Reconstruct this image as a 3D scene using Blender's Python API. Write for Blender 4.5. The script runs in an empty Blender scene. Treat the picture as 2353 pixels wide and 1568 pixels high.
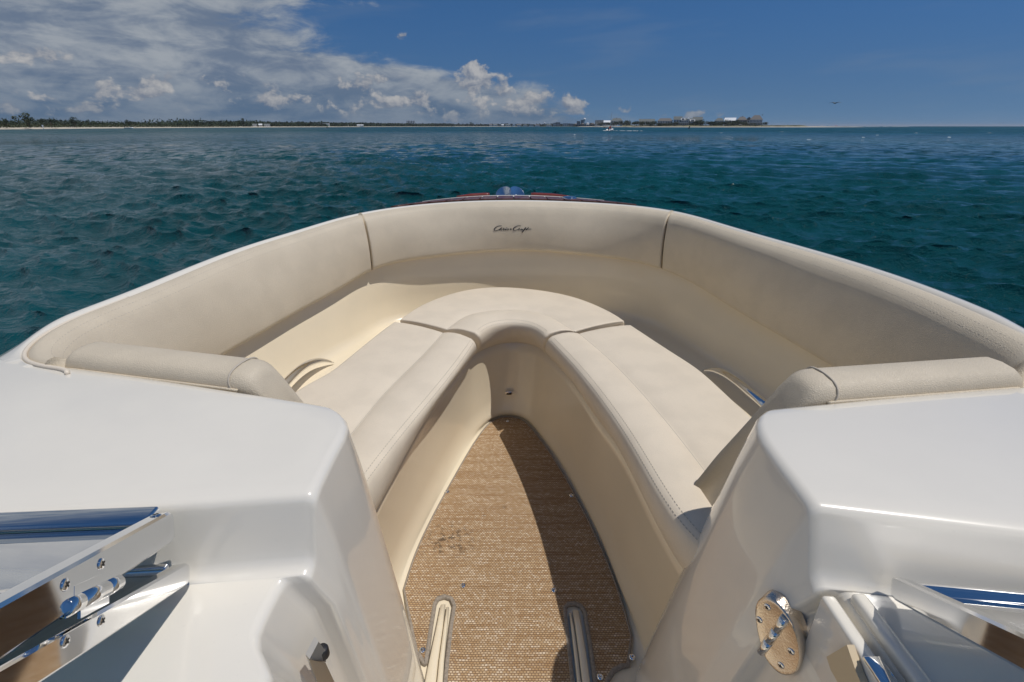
import bpy, bmesh, math, random
import numpy as np
from mathutils import Vector, Matrix

# ------------------------------------------------------------------ camera
W, HH, F = 2353., 1568.3, 1111.          # working pixel frame (17 mm lens)
PITCH = math.atan((HH / 2 - 290.5) / F)
CAMZ = 1.4                               # above the bow sole (z = 0)
SEA = -0.38                              # water level
scene = bpy.context.scene
cam_d = bpy.data.cameras.new("camera")
cam = bpy.data.objects.new("camera", cam_d)
scene.collection.objects.link(cam)
cam.location = (0, 0, CAMZ)
cam.rotation_euler = (math.radians(90) - PITCH, 0, 0)
cam_d.sensor_width = 36
cam_d.lens = 36 * F / W
cam_d.clip_start = 0.02
cam_d.clip_end = 60000
scene.camera = cam

CP, SP = math.cos(PITCH), math.sin(PITCH)
def ray(px, py):
    a, b = (px - W / 2) / F, -(py - HH / 2) / F
    return np.array([a, CP + b * SP, -SP + b * CP])
def P(px, py, z):
    d = ray(px, py)
    return d * ((z - CAMZ) / d[2]) + np.array([0, 0, CAMZ])
def PY(px, py, y):                        # point on the ray at forward distance y
    d = ray(px, py)
    return d * (y / d[1]) + np.array([0, 0, CAMZ])
def PPL(px, py, p0, n):
    d = ray(px, py); n = np.array(n, float); o = np.array([0, 0, CAMZ])
    return o + d * (np.dot(np.array(p0) - o, n) / np.dot(d, n))
def GP(px, dist, z=SEA):                  # point over the water at a distance
    d = ray(px, 290.5); h = math.hypot(d[0], d[1])
    return np.array([d[0] / h * dist, d[1] / h * dist, z])
def azel(px, py):
    d = ray(px, py)
    return math.degrees(math.atan2(d[0], d[1])), math.degrees(math.atan2(d[2], math.hypot(d[0], d[1])))
def hgt(py, dist):                        # height over the sea of a pixel row at a distance
    return CAMZ - SEA + math.tan(math.radians(azel(W / 2, py)[1])) * dist

# ------------------------------------------------------------------ light
SUNV = np.array([0.40, -0.13, 1.0]); SUNV /= np.linalg.norm(SUNV)
sun_el = math.asin(SUNV[2])
sun_d = bpy.data.lights.new("sun", 'SUN')
sun_d.energy = 3.2
sun_d.angle = math.radians(0.53)
sun_d.color = (1.0, 0.955, 0.89)
sun = bpy.data.objects.new("sun", sun_d)
scene.collection.objects.link(sun)
sun.rotation_euler = Vector(SUNV).to_track_quat('Z', 'Y').to_euler()
sun.location = (4, -2, 9)
scene.view_settings.view_transform = 'Standard'
scene.view_settings.look = 'None'
scene.view_settings.exposure = -0.10
scene.view_settings.gamma = 1
scene.cycles.sample_clamp_direct = 5.0          # tame single-sample sun glints on the water

# ------------------------------------------------------------------ sky
world = bpy.data.worlds.new("World")
scene.world = world
world.use_nodes = True
nt = world.node_tree
nt.nodes.clear()
class NB:
    """tiny node builder"""
    def __init__(s, t): s.t = t
    def n(s, typ, **kw):
        nd = s.t.nodes.new(typ)
        for k, v in kw.items():
            if k.startswith('i_'): 
                key = k[2:]; key = int(key) if key.isdigit() else key.replace('_', ' ')
                s.put(nd.inputs[key], v)
            else: setattr(nd, k, v)
        return nd
    def put(s, sock, v):
        if isinstance(v, bpy.types.NodeSocket): s.t.links.new(v, sock)
        elif isinstance(v, bpy.types.Node): s.t.links.new(v.outputs[0], sock)
        else: sock.default_value = v
    def m(s, op, a, b=None, c=None, clamp=False):
        nd = s.t.nodes.new('ShaderNodeMath'); nd.operation = op; nd.use_clamp = clamp
        for i, v in enumerate((a, b, c)):
            if v is not None: s.put(nd.inputs[i], v)
        return nd.outputs[0]
    def mix(s, fac, a, b, typ='MIX'):
        nd = s.t.nodes.new('ShaderNodeMix'); nd.data_type = 'RGBA'; nd.blend_type = typ
        s.put(nd.inputs[0], fac); s.put(nd.inputs[6], a); s.put(nd.inputs[7], b)
        return nd.outputs[2]
    def ss(s, v, a, b):                   # smoothstep a..b
        nd = s.t.nodes.new('ShaderNodeMapRange'); nd.interpolation_type = 'SMOOTHSTEP'
        s.put(nd.inputs[0], v); s.put(nd.inputs[1], a); s.put(nd.inputs[2], b)
        return nd.outputs[0]
    def lin(s, v, a, b, c, d):
        nd = s.t.nodes.new('ShaderNodeMapRange')
        for i, q in enumerate((v, a, b, c, d)): s.put(nd.inputs[i], q)
        return nd.outputs[0]
    def xyz(s, x, y, z):
        nd = s.t.nodes.new('ShaderNodeCombineXYZ')
        for i, q in enumerate((x, y, z)): s.put(nd.inputs[i], q)
        return nd.outputs[0]
    def noise(s, vec, scale, detail=5, rough=0.55, dist=0.0, dim='3D'):
        nd = s.n('ShaderNodeTexNoise', noise_dimensions=dim); s.put(nd.inputs['Vector'], vec)
        for k, v in (('Scale', scale), ('Detail', detail), ('Roughness', rough), ('Distortion', dist)):
            s.put(nd.inputs[k], v)
        return nd.outputs[0]

b = NB(nt)
world.cycles.sampling_method = 'MANUAL'; world.cycles.sample_map_resolution = 512
SKYS = 0.056
tc = b.n('ShaderNodeTexCoord')
sep = b.n('ShaderNodeSeparateXYZ'); b.put(sep.inputs[0], tc.outputs['Generated'])
dx, dy, dz = sep.outputs
sky = b.n('ShaderNodeTexSky')
sky.sky_type = 'NISHITA'; sky.sun_disc = False
sky.sun_elevation = sun_el
sky.sun_rotation = math.atan2(SUNV[0], SUNV[1])
sky.air_density = 0.62; sky.dust_density = 0.0; sky.ozone_density = 2.4
vn = b.n('ShaderNodeVectorMath', operation='NORMALIZE'); b.put(vn.inputs[0], b.xyz(dx, dy, b.m('ADD', dz, 0.15)))
b.put(sky.inputs[0], vn.outputs[0])
AZ = b.m('MULTIPLY', b.m('ARCTAN2', dx, dy), 57.2958)
EL = b.m('MULTIPLY', b.m('ARCSINE', dz), 57.2958)
def v2(kx, ky, ox=0.0, oy=0.0):
    return b.xyz(b.m('MULTIPLY_ADD', AZ, kx, ox), b.m('MULTIPLY_ADD', EL, ky, oy), 0.0)
def nz(vec, det, ro, di=0.0): return b.noise(vec, 1.0, det, ro, di, '2D')
# --- high grey layer: long streaks, covers the port side
n1 = nz(v2(.072, .26, 3.1, 7.7), 6, .56, .4)
n2 = nz(v2(.20, .55, 31.0, 4.0), 5, .62, .3)
ep = [azel(*p) for p in ((700, 5), (730, 70), (830, 130), (1010, 165), (1180, 200), (1340, 255))]
curve = b.n('ShaderNodeFloatCurve')
cm = curve.mapping.curves[0]
b.put(curve.inputs[1], b.m('DIVIDE', EL, 14.0, clamp=True))
pts = sorted([(e / 14.0, (a + 40) / 60.0) for a, e in ep])
cm.points[0].location = (0.0, pts[0][1] + 0.06)
cm.points[1].location = (1.0, pts[-1][1] - 0.02)
for p_ in pts: cm.points.new(*p_)
curve.mapping.update()
edge = b.m('SUBTRACT', b.m('MULTIPLY', curve.outputs[0], 60.0), 40.0)
side = b.m('SUBTRACT', edge, AZ)         # >0 inside the bank
wob = b.m('ADD', b.m('MULTIPLY', b.m('SUBTRACT', n1, 0.5), 20.0), b.m('MULTIPLY', b.m('SUBTRACT', n2, 0.5), 12.0))
bank = b.ss(b.m('ADD', side, wob), -2.5, 5.0)
lump = b.m('ADD', b.m('MULTIPLY', n1, 0.55), b.m('MULTIPLY', n2, 0.45))
grey = b.ss(lump, 0.37, 0.62)
lowd = b.ss(EL, 0.5, 5.5)                # the lower part of the bank is bluer
colA = b.mix(grey, (0.150, 0.198, 0.280, 1), (0.37, 0.40, 0.435, 1))
colB = b.mix(grey, (0.090, 0.152, 0.245, 1), (0.20, 0.25, 0.32, 1))
strat = b.mix(lowd, colB, colA)
# --- thin veils in the blue part
vv_ = b.xyz(b.m('ADD', b.m('MULTIPLY', AZ, 0.06), b.m('MULTIPLY', EL, -0.13)), b.m('MULTIPLY', EL, 0.36), 0.0)
veil = b.m('MULTIPLY', b.ss(nz(vv_, 4, .55, .3), 0.48, 0.8), 0.16)
# --- cumulus heaps on the horizon
def cum(sx, sy): return nz(v2(.36, .50, 11.0 + sx * .36, 2.0 + sy * .50), 7, .60, .12)
dens = cum(0, 0); dens2 = cum(.30, .40)  # second sample lies towards the sun
heaps = [  # px, py centre, half widths in px, weight
    (1092, 163, 30, 22, .36), (1100, 200, 62, 32, .34), (1160, 232, 95, 36, .33), (835, 203, 80, 34, .31), (890, 240, 140, 28, .26),
    (300, 215, 75, 32, .30), (360, 188, 48, 28, .25), (110, 226, 50, 26, .31), (40, 245, 60, 18, .24),
    (55, 120, 85, 26, .30), (520, 195, 95, 34, .21), (640, 235, 150, 30, .22), (200, 250, 200, 18, .18), (1318, 246, 32, 26, .34), (1440, 253, 26, 15, .27), (1240, 262, 70, 16, .28),
    (1600, 264, 75, 13, .25), (1705, 264, 36, 9, .2), (925, 88, 30, 10, .22), (1010, 262, 120, 18, .26),
    (-250, 215, 140, 40, .27), (-620, 200, 240, 60, .27)]
tot = None
for (hx, hy, rx, ry, wt) in heaps:
    a0, e0 = azel(hx, hy); a1, e1 = azel(hx + rx, hy); a2, e2 = azel(hx, hy - ry)
    ux = b.m('MULTIPLY_ADD', AZ, 1 / abs(a1 - a0), -a0 / abs(a1 - a0)); uy = b.m('MULTIPLY_ADD', EL, 1 / abs(e2 - e0), -e0 / abs(e2 - e0))
    d2 = b.m('MULTIPLY_ADD', ux, ux, b.m('MULTIPLY', uy, uy))
    g = b.m('MULTIPLY', b.m('POWER', 0.47, d2), wt)
    tot = g if tot is None else b.m('MAXIMUM', tot, g)
body = b.m('ADD', dens, tot)
cmask = b.m('MULTIPLY', b.ss(body, 0.66, 0.79), b.ss(tot, 0.03, 0.12))
relief = b.m('MULTIPLY', b.m('SUBTRACT', dens, dens2), 2.6)
lit = b.m('ADD', b.m('ADD', relief, 0.40), b.m('MULTIPLY', b.m('SUBTRACT', body, 0.74), 1.1), clamp=True)
base_h = b.ss(EL, 0.3, 2.6)
cshade = b.mix(base_h, (0.125, 0.175, 0.255, 1), (0.165, 0.20, 0.27, 1))
clight = b.mix(base_h, (0.24, 0.275, 0.33, 1), (0.48, 0.475, 0.475, 1))
ccol = b.mix(lit, cshade, clight)
# --- assemble (cloud radiance is divided by the strength set below)
up = b.n('ShaderNodeCombineXYZ', i_0=1 / SKYS, i_1=1 / SKYS, i_2=1 / SKYS)
strat = b.mix(1.0, strat, up.outputs[0], 'MULTIPLY')
ccol = b.mix(1.0, ccol, up.outputs[0], 'MULTIPLY')
tint = b.mix(b.ss(EL, -1.0, 12.0), (0.99, 1.17, 1.17, 1), (0.80, 1.36, 1.68, 1))
col = b.mix(1.0, sky.outputs[0], tint, 'MULTIPLY')
col = b.mix(veil, col, (0.22 / SKYS, 0.27 / SKYS, 0.34 / SKYS, 1))
fade_up = b.m('SUBTRACT', 1.0, b.ss(EL, 24, 60))
bankf = b.m('MULTIPLY', b.m('MULTIPLY', bank, 0.93), fade_up)
bankf = b.m('MULTIPLY', bankf, b.m('SUBTRACT', 1.0, b.ss(b.m('ABSOLUTE', AZ), 110, 160)))
col = b.mix(bankf, col, strat)
col = b.mix(b.m('MULTIPLY', cmask, 0.88), col, ccol)
bg = b.n('ShaderNodeBackground'); b.put(bg.inputs[0], col); bg.inputs[1].default_value = SKYS
out = b.n('ShaderNodeOutputWorld'); nt.links.new(bg.outputs[0], out.inputs[0])

# ------------------------------------------------------------------ helpers
rng = random.Random(7)
nrng = np.random.default_rng(11)
COL = scene.collection
def mesh(name, verts, faces, smooth=True):
    me = bpy.data.meshes.new(name)
    me.from_pydata([tuple(map(float, v)) for v in verts], [], faces)
    me.update()
    if smooth: me.polygons.foreach_set('use_smooth', [True] * len(me.polygons))
    return me
def link(name, me, mat, parent=None, loc=None, auto=None):
    o = bpy.data.objects.new(name, me)
    COL.objects.link(o)
    if mat is not None and me is not None and not me.materials: me.materials.append(mat)
    if parent is not None: o.parent = parent
    if loc is not None: o.location = loc
    return o
def sharp(me, ang=35):
    bm = bmesh.new(); bm.from_mesh(me)
    bmesh.ops.recalc_face_normals(bm, faces=bm.faces)
    for e in bm.edges:
        if len(e.link_faces) == 2 and e.calc_face_angle(0) > math.radians(ang): e.smooth = False
    bm.to_mesh(me); bm.free()
    return me
def empty(name, label, cat, loc=(0, 0, 0), group=None, rz=0):
    o = bpy.data.objects.new(name, None); COL.objects.link(o)
    o.location = tuple(map(float, loc)); o.rotation_euler = (0, 0, rz); o.empty_display_size = 0.1
    tag(o, label, cat, group); return o
def tag(o, label=None, cat=None, group=None, kind=None):
    if label: o['label'] = label
    if cat: o['category'] = cat
    if group: o['group'] = group
    if kind: o['kind'] = kind
    return o
def grid_faces(M, N, cu=False, cv=False, off=0):
    fs = []
    for i in range(M if cu else M - 1):
        i2 = (i + 1) % M
        for j in range(N if cv else N - 1):
            j2 = (j + 1) % N
            fs.append((off + i * N + j, off + i2 * N + j, off + i2 * N + j2, off + i * N + j2))
    return fs
def loft(rows, cu=False, cv=False, caps=False):
    A = np.array(rows, float); M, N = A.shape[:2]
    v = A.reshape(-1, 3).tolist(); f = grid_faces(M, N, cu, cv)
    if caps:
        f.append(tuple(range(N))); f.append(tuple((M - 1) * N + j for j in reversed(range(N))))
    return v, f
def spline(t, pts, tq):
    """natural cubic through pts at knots t"""
    t = np.array(t, float); p = np.array(pts, float)
    if p.ndim == 1: p = p[:, None]
    n = len(t); h = np.diff(t)
    A = np.eye(n); R = np.zeros_like(p)
    for i in range(1, n - 1):
        A[i, i - 1] = h[i - 1]; A[i, i] = 2 * (h[i - 1] + h[i]); A[i, i + 1] = h[i]
        R[i] = 6 * ((p[i + 1] - p[i]) / h[i] - (p[i] - p[i - 1]) / h[i - 1])
    Mm = np.linalg.solve(A, R); tq = np.asarray(tq, float)
    k = np.clip(np.searchsorted(t, tq) - 1, 0, n - 2)
    a = (t[k + 1] - tq)[:, None]; c = (tq - t[k])[:, None]; hk = h[k][:, None]
    return (Mm[k] * a ** 3 + Mm[k + 1] * c ** 3) / (6 * hk) + (p[k] / hk - Mm[k] * hk / 6) * a + (p[k + 1] / hk - Mm[k + 1] * hk / 6) * c
def curve_pts(pts, n, dense=400, smooth=0.0):
    """n points evenly spaced along a smooth curve through pts"""
    p = np.array(pts, float)
    t = np.concatenate([[0], np.cumsum(np.sqrt(np.linalg.norm(np.diff(p, axis=0), axis=1)) )])
    d = spline(t, p, np.linspace(0, t[-1], dense))
    if smooth:
        k = max(1, int(smooth * dense)); ker = np.hanning(2 * k + 1); ker /= ker.sum()
        e = np.concatenate([2 * d[0] - d[k:0:-1], d, 2 * d[-1] - d[-2:-k - 2:-1]])
        d = np.stack([np.convolve(e[:, i], ker, 'valid') for i in range(p.shape[1])], 1)
    s = np.concatenate([[0], np.cumsum(np.linalg.norm(np.diff(d, axis=0), axis=1))])
    u = np.linspace(0, s[-1], n)
    return np.stack([np.interp(u, s, d[:, i]) for i in range(p.shape[1])], 1)
def frame(pts):
    p = np.array(pts, float); t = np.gradient(p, axis=0)
    return t / np.maximum(np.linalg.norm(t, axis=1, keepdims=True), 1e-9)
def tube(pts, rad, n=8, up=(0, 0, 1), caps=True, ry=None):
    p = np.array(pts, float); t = frame(p); rows = []
    for i in range(len(p)):
        u = np.array(up, float); s = np.cross(t[i], u)
        if np.linalg.norm(s) < 1e-5: s = np.cross(t[i], (1, 0, 0))
        s /= np.linalg.norm(s); w = np.cross(s, t[i])
        r = rad[i] if hasattr(rad, '__len__') else rad
        r2 = (ry[i] if hasattr(ry, '__len__') else ry) if ry is not None else r
        rows.append([p[i] + s * r * math.cos(a) + w * r2 * math.sin(a) for a in np.linspace(0, 2 * math.pi, n, endpoint=False)])
    return loft(rows, cv=True, caps=caps)
def merge(*parts):
    V, Fc = [], []
    for v, f in parts:
        o = len(V); V += list(v); Fc += [tuple(i + o for i in q) for q in f]
    return V, Fc
def box(c, s, ax=None, bev=0.0):
    """box centre c, full sizes s, optional axes (3 unit vectors); bev chamfers the edges"""
    c = np.array(c, float); h = np.array(s, float) / 2
    A = np.eye(3) if ax is None else np.array(ax, float)
    if bev <= 0:
        v = [c + A.T @ (h * np.array((i, j, k))) for i in (-1, 1) for j in (-1, 1) for k in (-1, 1)]
        f = [(0, 1, 3, 2), (4, 6, 7, 5), (0, 4, 5, 1), (2, 3, 7, 6), (0, 2, 6, 4), (1, 5, 7, 3)]
        return v, f
    bm = bmesh.new(); bmesh.ops.create_cube(bm, size=1)
    for q in bm.verts: q.co = Vector((q.co.x * s[0], q.co.y * s[1], q.co.z * s[2]))
    bmesh.ops.bevel(bm, geom=bm.edges[:], offset=bev, segments=2, affect='EDGES', profile=0.5)
    v = [c + A.T @ np.array(q.co) for q in bm.verts]; f = [tuple(x.index for x in q.verts) for q in bm.faces]
    bm.free(); return v, f
def prism(poly, thick, n):
    """closed 3-D polygon pushed by thick along n (both caps)"""
    p = np.array(poly, float); n = np.array(n, float); n /= np.linalg.norm(n); N = len(p)
    v = list(p) + list(p + n * thick)
    f = [tuple(range(N)), tuple(N + i for i in reversed(range(N)))] + [(i, i + N, (i + 1) % N + N, (i + 1) % N) for i in range(N)]
    return v, f
def lathe(prof, n=16, c=(0, 0, 0), ax=None):
    """prof: list of (r, h) about local z"""
    A = np.eye(3) if ax is None else np.array(ax, float); c = np.array(c, float)
    rows = [[c + A.T @ np.array((r * math.cos(a), r * math.sin(a), h)) for a in np.linspace(0, 2 * math.pi, n, endpoint=False)] for r, h in prof]
    return loft(rows, cv=True, caps=True)
def axes_from(u, hint=(0, 0, 1)):
    u = np.array(u, float); u /= np.linalg.norm(u)
    v = np.cross(np.array(hint, float), u); v /= np.linalg.norm(v)
    return np.array([u, v, np.cross(u, v)])
def axes_z(n, hint=(1, 0, 0)):
    n = np.array(n, float); n /= np.linalg.norm(n)
    x = np.array(hint, float); x = x - n * np.dot(x, n); x /= np.linalg.norm(x)
    return np.array([x, np.cross(n, x), n])

# ------------------------------------------------------------------ materials
def mat(name, col=(.5, .5, .5), rough=.5, metal=0., spec=.5, coat=0., bump=None, var=None, coatr=0.05):
    m = bpy.data.materials.new(name); m.use_nodes = True
    t = m.node_tree; pr = t.nodes['Principled BSDF']
    pr.inputs['Base Color'].default_value = (*col, 1); pr.inputs['Roughness'].default_value = rough
    pr.inputs['Metallic'].default_value = metal; pr.inputs['Specular IOR Level'].default_value = spec
    pr.inputs['Coat Weight'].default_value = coat; pr.inputs['Coat Roughness'].default_value = coatr
    m.diffuse_color = (*col, 1)
    k = NB(t); g = k.n('ShaderNodeNewGeometry')
    if var:                               # (scale, amount[, second colour])
        nz = k.noise(g.outputs['Position'], var[0], 6, .6)
        c2 = var[2] if len(var) > 2 else tuple(c * (1 - var[1]) for c in col)
        k.put(pr.inputs['Base Color'], k.mix(k.ss(nz, .35, .68), (*col, 1), (*c2, 1)))
    if bump:                              # (scale, strength, distance)
        nz = k.noise(g.outputs['Position'], bump[0], 4, .6)
        bp = k.n('ShaderNodeBump'); bp.inputs['Strength'].default_value = bump[1]; bp.inputs['Distance'].default_value = bump[2]
        k.put(bp.inputs['Height'], nz); k.put(pr.inputs['Normal'], bp.outputs[0])
    return m
def leather(name, col, scale=210., dist=.0011, strength=.8):
    m = mat(name, col, .48, spec=.35); t = m.node_tree; pr = t.nodes['Principled BSDF']; k = NB(t)
    g = k.n('ShaderNodeNewGeometry'); pos = g.outputs['Position']
    wn = k.n('ShaderNodeTexNoise'); k.put(wn.inputs['Vector'], pos); wn.inputs['Scale'].default_value = 60
    add = k.n('ShaderNodeVectorMath', operation='MULTIPLY_ADD'); k.put(add.inputs[0], wn.outputs['Color'])
    add.inputs[1].default_value = (.008, .008, .008); k.put(add.inputs[2], pos)
    vo = k.n('ShaderNodeTexVoronoi', feature='DISTANCE_TO_EDGE'); k.put(vo.inputs['Vector'], add.outputs[0]); vo.inputs['Scale'].default_value = scale
    pebble = k.ss(vo.outputs[0], 0.0, .28)
    big = k.noise(pos, 9, 4, .5)
    hgt_ = k.m('ADD', pebble, k.m('MULTIPLY', big, .6))
    bp = k.n('ShaderNodeBump'); bp.inputs['Strength'].default_value = strength; bp.inputs['Distance'].default_value = dist
    k.put(bp.inputs['Height'], hgt_); k.put(pr.inputs['Normal'], bp.outputs[0])
    dark = tuple(c * .80 for c in col); soil = tuple(c * .93 for c in col)
    c1 = k.mix(k.ss(big, .38, .66), (*col, 1), (*soil, 1))
    k.put(pr.inputs['Base Color'], k.mix(k.m('MULTIPLY', k.m('SUBTRACT', 1., pebble), .35), c1, (*dark, 1)))
    return m
M = {}
M['gel'] = mat('white_gelcoat', (.80, .758, .675), .22, coat=1.0, var=(3.0, .03), coatr=.03)
def wear(m):
    t = m.node_tree; pr = t.nodes['Principled BSDF']; k = NB(t); g = k.n('ShaderNodeNewGeometry'); pos = g.outputs['Position']
    # very slight print-through of the laminate, hairline scuffs and dried salt spots
    lam = k.noise(pos, 7., 3, .5); bp = k.n('ShaderNodeBump'); bp.inputs['Strength'].default_value = .4; bp.inputs['Distance'].default_value = .0008
    k.put(bp.inputs['Height'], lam); k.put(pr.inputs['Normal'], bp.outputs[0]); k.put(pr.inputs['Coat Normal'], bp.outputs[0])
    st = k.n('ShaderNodeVectorMath', operation='MULTIPLY'); k.put(st.inputs[0], pos); st.inputs[1].default_value = (9., 70., 9.)
    scuff = k.ss(k.noise(st.outputs[0], 1.6, 4, .7, 1.2), .66, .74); spot = k.ss(k.noise(pos, 150., 1, .5), .73, .78)
    dirt = k.m('MAXIMUM', k.m('MULTIPLY', scuff, .05), k.m('MULTIPLY', spot, .07))
    old = pr.inputs['Base Color'].links[0].from_socket
    k.put(pr.inputs['Base Color'], k.mix(dirt, old, (.42, .39, .34, 1)))
    rn = k.noise(pos, 16., 5, .65); k.put(pr.inputs['Roughness'], k.lin(rn, .3, .7, .20, .27)); k.put(pr.inputs['Coat Roughness'], k.lin(rn, .3, .7, .025, .055))
wear(M['gel'])
M['liner'] = mat('cream_gelcoat', (.82, .72, .545), .25, coat=.5, var=(4.0, .03), coatr=.04)
wear(M['liner'])
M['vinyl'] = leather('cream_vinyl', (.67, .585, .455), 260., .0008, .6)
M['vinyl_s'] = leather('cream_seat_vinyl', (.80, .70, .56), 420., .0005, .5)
M['pipe'] = mat('piping', (.72, .64, .53), .5)
M['thread'] = mat('stitch_thread', (.50, .45, .38), .8)
M['redwood'] = mat('red_mahogany', (.19, .03, .016), .3, coat=.6)
M['chrome'] = mat('polished_steel', (.80, .80, .80), .06, metal=1.)
M['steel'] = mat('brushed_steel', (.66, .63, .58), .3, metal=1., bump=(300, .15, .0004))
M['engraved'] = mat('engraved_steel', (.74, .64, .53), .22, metal=1., bump=(260, .55, .0012))
M['rubber'] = mat('black_rubber', (.018, .018, .02), .5)
M['dark'] = mat('dark_gap', (.03, .027, .022), .8)
M['text'] = mat('black_emblem', (.02, .02, .022), .35)
M['binding'] = mat('mat_binding', (.34, .29, .235), .9, bump=(600, .5, .001), var=(120, .3))
M['hullc'] = mat('hull_white', (.78, .77, .74), .2, coat=.6)
M['glass'] = None
def glassmat():
    m = bpy.data.materials.new('tinted_glass'); m.use_nodes = True; t = m.node_tree; t.nodes.clear(); k = NB(t)
    tr = k.n('ShaderNodeBsdfTransparent'); tr.inputs[0].default_value = (.80, .92, .86, 1)
    gl = k.n('ShaderNodeBsdfGlossy'); gl.inputs['Roughness'].default_value = .01
    fr = k.n('ShaderNodeFresnel'); fr.inputs[0].default_value = 1.52
    mx = k.n('ShaderNodeMixShader'); k.put(mx.inputs[0], fr.outputs[0]); k.put(mx.inputs[1], tr.outputs[0]); k.put(mx.inputs[2], gl.outputs[0])
    o = k.n('ShaderNodeOutputMaterial'); k.put(o.inputs[0], mx.outputs[0]); return m
M['glass'] = glassmat()
def woven():
    m = mat('woven_mat', (.4, .27, .17), .75, spec=.2); t = m.node_tree; pr = t.nodes['Principled BSDF']; k = NB(t)
    g = k.n('ShaderNodeNewGeometry'); s = k.n('ShaderNodeSeparateXYZ'); k.put(s.inputs[0], g.outputs['Position'])
    wob = k.noise(g.outputs['Position'], 14, 2, .5)
    x = k.m('ADD', s.outputs[0], k.m('MULTIPLY', wob, .004)); y = k.m('ADD', s.outputs[1], k.m('MULTIPLY', wob, .006))
    br = k.n('ShaderNodeTexBrick'); br.offset = .5; br.squash = 1.0
    k.put(br.inputs['Vector'], k.xyz(x, y, 0.)); br.inputs['Scale'].default_value = 1.0
    br.inputs['Brick Width'].default_value = .0094; br.inputs['Row Height'].default_value = .0066
    br.inputs['Mortar Size'].default_value = .0013; br.inputs['Mortar Smooth'].default_value = .6; br.inputs['Bias'].default_value = 0.
    br.inputs['Color1'].default_value = (0, 0, 0, 1); br.inputs['Color2'].default_value = (1, 1, 1, 1)
    br.inputs['Mortar'].default_value = (.5, .5, .5, 1)
    ramp = k.n('ShaderNodeValToRGB'); e = ramp.color_ramp.elements
    e[0].position = 0; e[0].color = (.45, .295, .160, 1); e[1].position = 1; e[1].color = (.74, .61, .46, 1)
    for p_, c_ in ((.35, (.53, .37, .21, 1)), (.62, (.59, .44, .28, 1)), (.85, (.66, .52, .36, 1))):
        q_ = e.new(p_); q_.color = c_
    k.put(ramp.inputs[0], br.outputs['Color'])
    row = k.noise(k.xyz(k.m('MULTIPLY', x, 3.), k.m('MULTIPLY', y, 110.), 0.), 1.0, 3, .6)
    c = k.mix(k.m('MULTIPLY', k.ss(row, .42, .68), .8), ramp.outputs[0], (.36, .215, .10, 1))
    c = k.mix(k.m('MULTIPLY', br.outputs['Fac'], .85), c, (.17, .10, .06, 1))
    # worn dark stains in the aft port half
    st = k.noise(g.outputs['Position'], 55, 5, .65)
    ddx = k.m('DIVIDE', k.m('ADD', s.outputs[0], .235), .115); ddy = k.m('DIVIDE', k.m('SUBTRACT', s.outputs[1], 1.325), .10)
    dd = k.m('SQRT', k.m('ADD', k.m('MULTIPLY', ddx, ddx), k.m('MULTIPLY', ddy, ddy)))
    stain = k.m('MULTIPLY', k.m('SUBTRACT', 1.0, k.ss(dd, .1, 1.3)), k.ss(st, .50, .60))
    small = k.ss(k.noise(g.outputs['Position'], 21, 3, .6), .68, .76)
    stain = k.m('MAXIMUM', stain, k.m('MULTIPLY', small, .35))
    c = k.mix(k.m('MULTIPLY', stain, .72), c, (.06, .045, .035, 1))
    k.put(pr.inputs['Base Color'], c)
    bp = k.n('ShaderNodeBump'); bp.inputs['Strength'].default_value = .9; bp.inputs['Distance'].default_value = .0012
    k.put(bp.inputs['Height'], k.m('SUBTRACT', 1., br.outputs['Fac'])); k.put(pr.inputs['Normal'], bp.outputs[0])
    return m
M['woven'] = woven()
def woodmat():
    m = mat('varnished_mahogany', (.12, .035, .022), .4, coat=.25); t = m.node_tree; pr = t.nodes['Principled BSDF']; k = NB(t)
    g = k.n('ShaderNodeNewGeometry'); s = k.n('ShaderNodeSeparateXYZ'); k.put(s.inputs[0], g.outputs['Position'])
    nz = k.noise(k.xyz(k.m('MULTIPLY', s.outputs[0], 60.), k.m('MULTIPLY', s.outputs[1], 5.), 0.), 1., 5, .6)
    k.put(pr.inputs['Base Color'], k.mix(k.ss(nz, .35, .7), (.16, .05, .032, 1), (.07, .022, .016, 1))); return m
M['wood'] = woodmat()

# ================================================================== OUR BOAT
boat = empty('motorboat', 'cream and white bowrider motorboat whose open bow lounge points out to sea', 'boat')
CX, CY = 0.0, 1.5
def polar(pix):
    out = []
    for a in pix:
        p = P(*a) if abs(a[0]) > 5 else np.array(a[:3])
        out.append((math.degrees(math.atan2(p[0] - CX, p[1] - CY)), math.hypot(p[0] - CX, p[1] - CY), p[2]))
    return np.array(sorted(out))
def polfun(tab, k=3.0):
    """smooth r(theta), z(theta)"""
    th = np.arange(tab[0, 0] - 12, tab[-1, 0] + 12, .25)
    v = np.stack([np.interp(th, tab[:, 0], tab[:, i]) for i in (1, 2)], 1)
    inn = (th >= tab[0, 0]) & (th <= tab[-1, 0]); v[inn] = spline(tab[:, 0], tab[:, 1:], th[inn])
    n = int(k / .25); ker = np.hanning(2 * n + 1); ker /= ker.sum()
    e = np.concatenate([np.repeat(v[:1], n, 0), v, np.repeat(v[-1:], n, 0)])
    w = np.stack([np.convolve(e[:, i], ker, 'valid') for i in (0, 1)], 1)
    return lambda t: (np.interp(t, th, w[:, 0]), np.interp(t, th, w[:, 1]))
def PT(th, r, z):
    a = math.radians(th); return np.array([CX + r * math.sin(a), CY + r * math.cos(a), z])
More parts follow.
